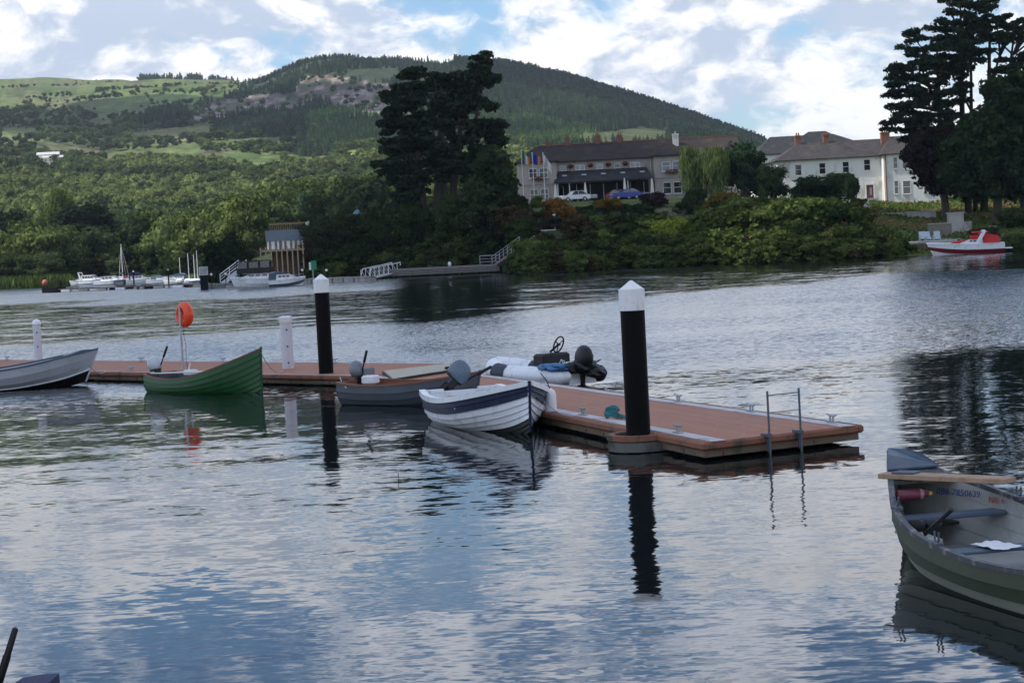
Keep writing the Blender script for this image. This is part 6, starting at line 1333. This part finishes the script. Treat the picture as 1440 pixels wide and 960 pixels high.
# ------------------------------------------------------------------ quay, walls and red speedboat on the right
def right_side():
    p = P(1362, 357); t = cruiser('speedboat', 'white speedboat with dark red side stripe and bright red cover at the stone quay', 1362, 357, 7.0, R(172), 1.0, (GEL, GEL), (.30, .62, .42), canopy=(RED, .06, .46, .95), stripe=MAROON, B=2.5)
    m = MB()
    for s in (-1, 1): m.loft([[Vector((x + dx, s * 1.05 * k, z)) for x, z in ((-1.0, 1.0), (-.55, 1.0), (-1.35, 2.25), (-1.75, 2.25))] for dx, k in ((0, 1), (0, 1.12))], True, True)
    m.tube([(-1.55, -1.1, 2.25), (-1.55, 1.1, 2.25)], .12, 6); m.build('radar_arch', GEL, t); m = MB(); m.box((-1.2, 0, 2.12), (1.5, 2.0, .18), bev=.08); m.build('arch_cover', RED, t); m = MB(); m.loft([[Vector((x, s * k, z)) for x, z in ((-.6, 1.0), (0.1, 1.45), (1.5, 1.28), (1.8, 1.1))] for s, k in ((-1, .8), (-.4, 1), (.4, 1), (1, .8))], True, True); m.build('cockpit_cover', RED, t, smooth=40)
    m = MB(); m.box((-3.9, 0, .42), (.7, 2.1, .12), bev=.04); m.build('swim_platform', GEL, t)
    a = P(1277, 358.5); b = P(1350, 354); d = b - a; t = thing('stone_quay', 'old stone quay with pale coping beside the red-covered speedboat', 'quay', a + Vector((0, .3, 0)), math.atan2(d.y, d.x)); L = d.length * .95
    m = MB(); m.box((L / 2, 2.6, -.2), (L, 5, 2.6)); m.build('wall', STONEW, t); m = MB(); m.box((L / 2, 2.5, 1.22), (L + .2, 5.2, .26), bev=.04); m.build('coping', STONE, t)
    for k in range(6): m = MB(); m.tube([(.7 + k * .62, -.12, -1), (.7 + k * .62, -.12, 1.0)], .12, 6); m.build('timber_fender', OLDWOOD, t)
    a = P(1402, 353.5) + Vector((0, 1, 0)); t = thing('timber_jetty', 'pale timber jetty to the right of the red-covered speedboat', 'jetty', a, R(-4)); m = MB(); m.box((8, 1, 1.15), (18, 2.4, .16)); m.box((8, -.25, .85), (18, .1, .2)); m.build('deck', MATS['grey_boards'], t); m = MB()
    for k in range(8): m.tube([(.4 + 2.2 * k, 0, -1), (.4 + 2.2 * k, 0, 1.1)], .13, 6)
    m.build('support_piles', OLDWOOD, t)
    def wall(label, px0, py0, px1, py1, Y, h, th=.5, name='garden_wall', m_=STONE, cope=True):
        a, b = PY(px0, py0, Y), PY(px1, py1, Y); d = b - a; t = thing(name, label, 'wall', (a.x, a.y, min(a.z, b.z)), math.atan2(d.y, d.x)); L = d.length; m = MB(); m.box((L / 2, 0, h / 2 - .4), (L, th, h + .8)); m.build('wall_face', m_, t)
        if cope: m = MB(); m.box((L / 2, 0, h + .06), (L + .12, th + .14, .12)); m.build('coping', STONE, t)
        return t
    wall('low pale stone wall across the upper lawn', 1243, 311, 1316, 305, 262, .95); wall('tan garden wall behind the garden chairs', 1306, 334, 1338, 330, 232, 1.5, m_=STONEW)
    wall('short pale wall to the right of the square pillar', 1351, 325, 1366, 324, 236, 1.0); wall('long pale wall climbing away to the right behind the jetty', 1392, 326, 1475, 318, 240, .6)
    a = PY(1344.5, 331, 236); t = thing('gate_pillar', 'square pale pillar standing taller than the garden walls on the right', 'pillar', (a.x, a.y, a.z - .4)); H = hgt(1344, 300, 236, a.z - .4); m = MB(); m.box((0, 0, H / 2), (1.7, 1.2, H)); m.build('shaft', STONE, t); m = MB(); m.box((0, 0, H + .05), (1.9, 1.4, .16)); m.build('cap', STONE, t)
    CH = pm('pale_blue_paint', (.38, .46, .52), .6)
    for i, (px, nm, rz) in enumerate(((1298, 'nearest the quay corner', 0), (1306.5, 'in the middle of the three', 12), (1318, 'beside the bow of the red-covered speedboat', -10))):
        a = P(px, 339.5, 1.35); t = thing('garden_chair', 'pale blue slatted garden chair on the quay, ' + nm, 'chair', (a.x, a.y, 1.35), R(rz), 'garden chairs on the quay'); m = MB()
        for k in range(5): m.box((-.26 + .13 * k, .42, .62), (.11, .03, .95), rx=-.3)
        m.build('backrest', CH, t); m = MB(); m.box((0, .05, .34), (.62, .62, .04), rx=.12); m.build('seat', CH, t)
        for s in (-1, 1): m = MB(); m.box((s * .38, .05, .56), (.13, .72, .03)); m.build('armrest', CH, t)
        for sx in (-1, 1):
            for sy in (-.25, .35): m = MB(); m.box((sx * .35, sy, .27), (.05, .07, .55)); m.build('leg', CH, t)
    a = PY(1205, 311, 250); b = PY(1222, 290, 272); t = thing('post_fence', 'grey post and rail fence climbing beside the dark hedge to the lawn', 'fence', (a.x, a.y, a.z - .3)); m = MB(); railing(m, [Vector((0, 0, 0)), b - a + Vector((0, 0, 0)) * 1], 1.1, r=.06); m.build('rails', STRIP, t)
MAROON = pm('maroon_stripe', (.16, .012, .02), .3, var=.1); STONEW = pm('rubble_stone', (.20, .175, .14), .9, var=.4, vs=2, stain=(.06, .06, .04), ss=2, sa=.8, bump=.8, bs=3)
right_side()

# ------------------------------------------------------------------ trees and shrubs that can be told apart
def outline_tree(name, label, basepx, Y, spans, pad, leaves_n, size, color, stems, depth, seed, gaps=0.0, limb_n=18, cored=.62, under=.35, base_y=None, flat=.45, ragged=3, bark=None):
    """big tree whose crown fills a given silhouette: spans = [(py, px0, px1)], pads of foliage get real depth around the trunk"""
    r_ = np.random.default_rng(seed); b = PY(basepx, base_y, Y) if base_y else at(basepx, Y); b.z = min(b.z, gz(b.x, Y) + .3); t = thing(name, label, 'tree', b); L = []; sp = F_PX / Y
    for py, a, c in spans:
        if c - a > 40: a += r_.uniform(-.5, 1) * ragged; c += r_.uniform(-1, .5) * ragged
        n = max(1, int((c - a) / (pad * 1.15)))
        for i in range(n):
            if r_.random() < gaps: continue
            px = a + pad * .6 + (c - a - pad * 1.2) * ((i + .5) / n + r_.uniform(-.25, .25) / n) if n > 1 else (a + c) / 2
            half = (c - a) / 2 / sp; off = (px - (a + c) / 2) / sp; dmax = depth * math.sqrt(max(.1, 1 - (off / max(half, .1)) ** 2))
            for dd in (r_.uniform(-1, -.2), r_.uniform(.2, 1)):
                if n == 1: dd *= .3
                q = PY(px + r_.uniform(-2, 2), py + r_.uniform(-3, 3), Y); s = pad / sp * r_.uniform(.75, 1.15) * (.9 if n > 1 else min(1, (c - a) / 2 / pad)); L.append((q.x - b.x, dd * dmax, q.z - b.z, s, s, s * flat * r_.uniform(.8, 1.2)))
    V, Q = lobes_leaves(L, leaves_n, size, r_, under=under, jit=.5, inner=.3); parts = [(V, Q)]
    if cored: parts.append(cores(L, cored, r_))
    V, Q = merge(*parts); cr = npmesh('crown', V, Q, FOL, t); cr.color = (*color, 1)
    mb = MB(); tops = []
    for px0, py0, px1, py1, r0, dy in stems:
        p0, p1 = PY(px0, py0, Y) - b, PY(px1, py1, Y) - b; p0.z = min(p0.z, .0) - .6 if py0 > 250 else p0.z; p1.y += dy; mid = p0.lerp(p1, .5) + Vector((r_.uniform(-.4, .4), 0, 0)); mb.tube([p0, mid, p1], [r0, r0 * .72, r0 * .25], 9); tops.append((p0, mid, p1))
    for i in r_.choice(len(L), min(limb_n, len(L)), replace=False):
        l = Vector(L[i][:3]); best = min((a.lerp(c, f) if f < 1 else c for a, m_, c in tops for f in (.3, .5, .7, .85) if a.lerp(c, f).z < l.z + .5), key=lambda v: (v - l).length, default=tops[0][1]); best = best - Vector((0, 0, .6)); mb.tube([best, best.lerp(l, .55) + Vector((0, 0, .25)), l], [.16, .10, .04], 6)
    mb.build('trunk', bark or BARK, t, smooth=50); return t
outline_tree('cedar_tree', 'huge dark old conifer with ragged flat-topped crown beside the hotel', 625, 264, [(76, 672, 694), (88, 660, 696), (98, 646, 692), (102, 565, 604), (110, 548, 697), (121, 540, 690), (132, 538, 688), (143, 540, 692), (154, 534, 700), (165, 528, 712), (176, 530, 722), (187, 524, 726), (198, 526, 724), (209, 526, 716), (220, 530, 708), (231, 526, 700), (242, 532, 690), (254, 534, 684), (266, 532, 612), (278, 536, 606), (290, 540, 600)],
    12, 44000, .29, (.022, .035, .019), [(612, 300, 620, 120, .85, 0), (628, 300, 655, 110, .6, .8), (648, 300, 684, 80, .45, -.8), (600, 300, 578, 120, .5, 1), (636, 300, 600, 140, .4, -1)], 6.5, 31, limb_n=44, base_y=302, gaps=.20, cored=.36, ragged=15)
outline_tree('pine_tree', 'tall dark pine with open layered crown and bare limbs standing right of the white house', 1385, 268, [(-12, 1330, 1400), (0, 1322, 1412), (14, 1318, 1400), (26, 1316, 1460), (38, 1308, 1470), (46, 1272, 1304), (52, 1306, 1480), (62, 1266, 1300), (66, 1300, 1420), (74, 1268, 1400), (80, 1400, 1480), (86, 1262, 1396), (96, 1238, 1375), (100, 1388, 1470), (108, 1236, 1365), (120, 1240, 1370), (132, 1236, 1360), (142, 1262, 1366), (150, 1246, 1350), (162, 1252, 1366), (172, 1242, 1350), (182, 1245, 1360), (194, 1262, 1370), (128, 1380, 1412), (158, 1372, 1400)],
    12, 34000, .28, (.021, .034, .018), [(1383, 290, 1392, 40, .55, 0), (1362, 290, 1352, 10, .5, .6), (1330, 290, 1316, 60, .5, -.6), (1400, 290, 1430, 30, .4, .5), (1348, 200, 1300, 100, .3, .8), (1385, 140, 1410, 60, .25, 0), (1372, 290, 1368, 20, .35, 1.2), (1380, 220, 1424, 110, .25, .3), (1378, 180, 1340, 90, .2, .3)], 6, 32, gaps=.13, limb_n=70, cored=.45, flat=.40, base_y=292, ragged=8, bark=DBARK)
outline_tree('copper_tree', 'very dark purple-brown tree with dense crown hiding the corner of the white house', 1322, 262, [(188, 1290, 1370), (198, 1276, 1380), (210, 1270, 1384), (222, 1268, 1386), (234, 1276, 1388), (246, 1282, 1384), (257, 1290, 1378), (266, 1300, 1370)], 14, 12000, .33, (.022, .017, .016), [(1330, 290, 1325, 215, .45, 0)], 5, 33, flat=.7, base_y=284)
outline_tree('lime_tree', 'broad dark green tree at the right edge in front of the tall pine', 1400, 250, [(112, 1395, 1450), (122, 1388, 1470), (134, 1386, 1480), (148, 1382, 1480), (162, 1366, 1480), (176, 1350, 1480), (190, 1336, 1480), (204, 1318, 1480), (218, 1316, 1480), (232, 1316, 1480), (246, 1320, 1480), (260, 1330, 1480), (273, 1345, 1480)], 17, 22000, .34, (.024, .042, .018), [(1400, 292, 1405, 150, .6, 0), (1440, 292, 1440, 150, .5, 1)], 6.5, 34, flat=.75, base_y=290)
outline_tree('dark_fir', 'rounded dark tree beside the flagpoles in front of the huge conifer', 692, 254, [(216, 682, 704), (226, 672, 716), (237, 664, 722), (249, 658, 726), (261, 654, 728), (273, 650, 730), (285, 646, 734), (297, 640, 736), (309, 640, 738)], 12, 14000, .30, (.034, .054, .023), [(692, 318, 692, 235, .35, 0)], 4, 35, flat=.9, base_y=316)
def T(name, label, px, base_py, top_py, Y, wpx, key, color, cat='tree', group=None, rz=None):
    b = at(px, Y); b.z = min(b.z, PY(px, base_py, Y).z)
    if cat == 'shrub' and Y < 279: b = hit(px, base_py, 196); Y = b.y; b.z -= .3
    H = PY(px, top_py, Y).z - b.z; return tree(name, label, cat, b, key, H, wpx * Y / F_PX, rz, color, group)
T('willow_tree', 'pale green weeping willow at the right end of the hotel', 992, 292, 198, 283, 78, 'w1', (.10, .135, .05)); T('broadleaf_tree', 'dark green tree between the willow and the white house', 1048, 292, 192, 286, 66, 'b1', (.024, .045, .022))
T('broadleaf_tree', 'dark rounded tree in front of the left wall of the white house', 1088, 292, 228, 282, 44, 'b3', (.024, .042, .02))
T('bushy_tree', 'mid-green bushy tree between the cedar and the dark domed tree above the bank', 640, 330, 268, 256, 56, 'b2', (.044, .066, .024))
for i, (px, by, ty, Y, w, c, l) in enumerate([(452, 372, 303, 264, 60, (.036, .050, .022), 'dark tree just to the right of the pavilion'), (492, 366, 296, 264, 60, (.034, .050, .022), 'dark tree below the summer house'), (535, 362, 292, 262, 62, (.032, .048, .019), 'dark tree under the left limbs of the huge conifer'), (585, 362, 280, 260, 60, (.034, .052, .020), 'dark tree hiding the foot of the huge conifer'), (438, 380, 330, 262, 26, (.05, .04, .024), 'brownish tree overlapping the corner of the pavilion'),
    (322, 396, 329, 262, 74, (.020, .030, .014), 'dark domed tree behind the globe lamps of the marina'), (1150, 300, 243, 276, 74, (.018, .034, .014), 'clipped dark hedge tree before the lower windows of the white house'), (1182, 262, 240, 290, 46, (.020, .036, .015), 'flat dark crown reaching across the front of the white house')]):
    T('broadleaf_tree', l, px, by, ty, Y, w, ('b1', 'b2', 'b3')[i % 3], c)
T('topiary_bush', 'rounded dark topiary ball on a short stem beside the door of the white house', 1199, 271, 242, 286, 22, 's2', (.022, .04, .016), cat='shrub')
sh = 'shrubs on the bank below the hotel'
for px, by, ty, Y, w, k, c, l in [(785, 308, 274, 266, 48, 's1', (.17, .085, .022), 'orange and green bush below the middle flagpole'), (858, 296, 276, 268, 46, 's2', (.14, .095, .022), 'orange-tipped bush just left of the blue car'), (755, 292, 273, 270, 18, 's3', (.09, .12, .02), 'small bright green bush at the foot of the flagpoles'), (952, 346, 299, 232, 62, 's2', (.20, .235, .035), 'bright yellow-green bush, the lightest on the bank'),
    (988, 352, 322, 230, 34, 's1', (.10, .145, .03), 'mid-green bush touching the bright yellow-green one'), (1012, 300, 266, 258, 50, 's1', (.12, .085, .022), 'orange-brown bush below the willow'), (1058, 310, 276, 256, 62, 's3', (.085, .095, .024), 'olive bush with brownish tips below the dark tree left of the white house'), (633, 318, 285, 252, 30, 's2', (.17, .18, .03), 'yellow-green bush in front of the trunk of the huge conifer'),
    (921, 290, 268, 276, 44, 's3', (.03, .016, .018), 'dark plum bush before the right bay of the hotel'), (938, 308, 290, 264, 28, 's1', (.22, .22, .16), 'white-flowered bush next to the lower parasol'), (775, 322, 302, 250, 44, 's3', (.028, .03, .024), 'grey-green bush above the railed platform'), (1105, 335, 286, 250, 84, 's2', (.024, .04, .014), 'big dark bush below the white house'),
    (1172, 338, 280, 248, 84, 's3', (.018, .034, .012), 'largest dark bush, beside the fence of the lawn'), (1135, 350, 305, 236, 70, 's1', (.022, .036, .013), 'dark bush near the water below the largest bush'), (975, 292, 262, 274, 34, 's1', (.03, .048, .018), 'dark green bush at the foot of the willow'), (905, 300, 284, 270, 40, 's3', (.022, .038, .014), 'low dark bush beneath the blue car'), (650, 330, 300, 220, 44, 's3', (.04, .055, .018), 'olive bush beneath the yellow-green one'),
    (1268, 352, 335, 214, 26, 's3', (.03, .045, .016), 'low bush against the corner of the stone quay'), (1228, 340, 322, 232, 20, 's1', (.06, .045, .028), 'small reddish bush on the lawn slope above the quay'), (1385, 335, 318, 244, 50, 's3', (.055, .04, .024), 'russet bush above the red-covered speedboat'), (1425, 352, 325, 222, 46, 's1', (.05, .075, .022), 'green bush over the timber jetty at the right edge'), (1432, 320, 290, 250, 60, 's3', (.035, .05, .018), 'dark shrub on the slope at the right edge')]:
    T('shrub', l, px, by, ty, Y, w, k, c, 'shrub', sh)
# trees of the far left shore
for i, (px, by, ty, Y, w, c, l) in enumerate([(22, 400, 288, 400, 92, (.016, .026, .016), 'large very dark tree at the left edge of the far shore'), (128, 398, 280, 420, 104, (.015, .025, .016), 'largest dark tree on the far left shore'), (88, 380, 262, 440, 52, (.075, .105, .032), 'bright yellow-green tree between the two very dark ones'),
    (206, 395, 300, 425, 66, (.045, .07, .026), 'mid-green tree right of the largest dark tree'), (252, 392, 305, 400, 62, (.05, .08, .026), 'mid-green tree above the bare masts'), (170, 394, 318, 430, 54, (.022, .034, .018), 'dark tree tucked against the largest dark one')]):
    T('broadleaf_tree', l, px, by, ty, Y, w, ('b1', 'b2', 'b3')[i % 3], c)
for i, px in enumerate((-8, 18, 45, 70, 96, 121, 148, 172, 197, 222, 246, 270, 296)):
    Y = shoreY(A_(px, 400)[0]) + 14 + 8 * random.random(); T('waterside_tree', 'low grey-green waterside tree ' + ('behind the outermost reeds at the edge', 'behind the reeds beside the outermost tree', 'above the lone cuddy boat', 'between the lone cuddy boat and the arch boat', 'above the cabin boat with arch', 'above the flybridge cruiser', 'above the sports cruiser', 'just past the tallest mast', 'above the red-sided boat', 'above the dark-topped cabin boat', 'above the row end boat', 'behind the bare masts', 'behind the notice board')[i], px, 399, 352 + random.uniform(-8, 8), float(Y), 44, ('b3', 'b1', 'b2')[i % 3], tuple(np.array((.042, .062, .028)) * random.uniform(.7, 1.35)), group='low trees along the marina shore')
T('ornamental_bush', 'pale tan feathery bush above the black-canopied cruiser', 352, 376, 362, 252, 20, 's3', (.14, .13, .08), 'shrub')
# trees on the skyline
for i, (px, ty) in enumerate(((388, 104), (393, 97), (419, 84), (424, 86), (430, 88), (412, 92), (458, 76), (474, 75), (542, 79), (318, 107), (326, 106), (334, 108), (345, 110))):
    q = hit(px, 0, 1200) if False else None; a = A_(px, 110)[0]; Y = 1985 if px > 366 else 2680; z = gz(a * Y, Y); top = PY(px, ty, Y).z; H = max(6, top - z + 1)
    tree('conifer', 'dark conifer standing on the skyline of the hills', 'tree', Vector((a * Y, Y, z - 1)), ('c1', 'c2')[i % 2], H, min(8, H * .55), None, (.02, .034, .02), 'conifers on the skyline')
a = A_(366, 118)[0]; Y = 1985; z = gz(a * Y, Y); t = thing('bare_tree', 'bare leafless pale tree on the saddle of the skyline', 'tree', (a * Y, Y, z)); H = PY(366, 104, Y).z - z; mb = MB(); mb.tube([(0, 0, -1), (.3, 0, H * .5), (0, 0, H)], [.45, .3, .08], 6)
for k in range(14): a_ = k * 2.4; z0 = H * (.4 + .04 * k); mb.tube([(0, 0, z0), (math.cos(a_) * 1.8, math.sin(a_) * 1.8, z0 + .8), (math.cos(a_) * 3.2, math.sin(a_) * 3.2, z0 + 1.8)], [.16, .1, .04], 4)
mb.build('trunk', PALEBARK, t)
# a twig poking out of the water
p = P(560, 674); t = MB(); t.tube([(0, 0, -.2), (.01, 0, .04), (.0, .0, .11)], .006, 5); tw = t.build('twig', BARK, None); tw.location = p; tag(tw, 'short twig poking out of the open water', 'twig')

# ------------------------------------------------------------------ unseen clouds added overhead to shade the lake, bank, hotel and some hills
def shade_cloud(cx, cy, rx, ry, alt, seed, cz=0):
    r_ = np.random.default_rng(seed); c = Vector((cx, cy, cz)) + SUNV * ((alt - cz) / SUNV.z); mb = MB(); n = 26
    for k in range(n):
        a = r_.uniform(0, 6.283); q = math.sqrt(r_.random()) * .86; s = r_.uniform(.18, .34); mb.blob((math.cos(a) * q * rx, math.sin(a) * q * ry, r_.uniform(0, 20)), (rx * s, ry * s, min(rx, ry) * s * .35), 8, wob=.12)
    mb.blob((0, 0, 0), (rx * .8, ry * .8, 30), 8, wob=.08)
    m = MATS.get('shade_cloud_vapour') or new_shade_cloud(); o = mb.build('shade_cloud', m, None, smooth=180); o.location = c; tag(o, None, None, None, 'structure'); return o
def new_shade_cloud():
    m, g, b, o = newmat('shade_cloud_vapour'); d = g.n('ShaderNodeBsdfDiffuse'); d.inputs[0].default_value = (.9, .9, .92, 1); t = g.n('ShaderNodeBsdfTranslucent'); t.inputs[0].default_value = (.8, .8, .82, 1); mx = g.n('ShaderNodeMixShader'); mx.inputs[0].default_value = .35
    g.t.links.new(d.outputs[0], mx.inputs[1]); g.t.links.new(t.outputs[0], mx.inputs[2]); g.t.links.new(mx.outputs[0], o.inputs[0]); return m
shade_cloud(0, 60, 260, 170, 900, 1); shade_cloud(20, 248, 125, 40, 900, 4); shade_cloud(6, 300, 34, 26, 900, 8)  # second and third are added only to shade the bank and hotel
shade_cloud(-270, 1650, 210, 270, 1100, 2, 110); shade_cloud(-60, 1300, 110, 110, 1100, 6, 70); shade_cloud(230, 1850, 270, 330, 1150, 3, 140)

# ------------------------------------------------------------------ the air: far hills fade a little to blue
mb = MB(); mb.box((0, 4700, 158.5), (14400, 9600, 324)); hz = mb.build('haze', [], None); m = bpy.data.materials.new('air'); m.use_nodes = True; m.node_tree.nodes.clear(); g = G(m.node_tree)
v = g.n('ShaderNodeVolumePrincipled'); v.inputs['Density'].default_value = .00006; v.inputs['Color'].default_value = (.78, .88, 1, 1); v.inputs['Anisotropy'].default_value = .2; o = g.n('ShaderNodeOutputMaterial'); g.t.links.new(v.outputs[0], o.inputs['Volume']); hz.data.materials.append(m); tag(hz, None, None, None, 'stuff')

# slack mooring lines between the boats and the pontoons
def rope(label, a, b, sag, r=.011, m_=None):
    a, b = Vector(a), Vector(b); t = MB(); n = 12; t.tube([(b - a) * (i / n) - Vector((0, 0, sag * 4 * (i / n) * (1 - i / n))) for i in range(n + 1)], r, 5)
    o = t.build('mooring_line', m_ or STRIP, None); o.location = a; tag(o, label, 'rope')
rope('slack line from the bow of the green boat to the pontoon', P(367, 496, 1.05), P(398, 521, DZ + .05), .22)
rope('pale line from the bow of the white and navy boat to the pontoon', P(752, 548, .72), P(812, 584, DZ + .08), .16)
rope('thin line from the bow of the grey metal boat to the pontoon', P(124, 512, .80), P(150, 521, DZ + .06), .15)
rope('line from the stern of the dark grey clinker boat to the pile guide', P(487, 545, .50), P(478, 530, DZ + .04), .05)
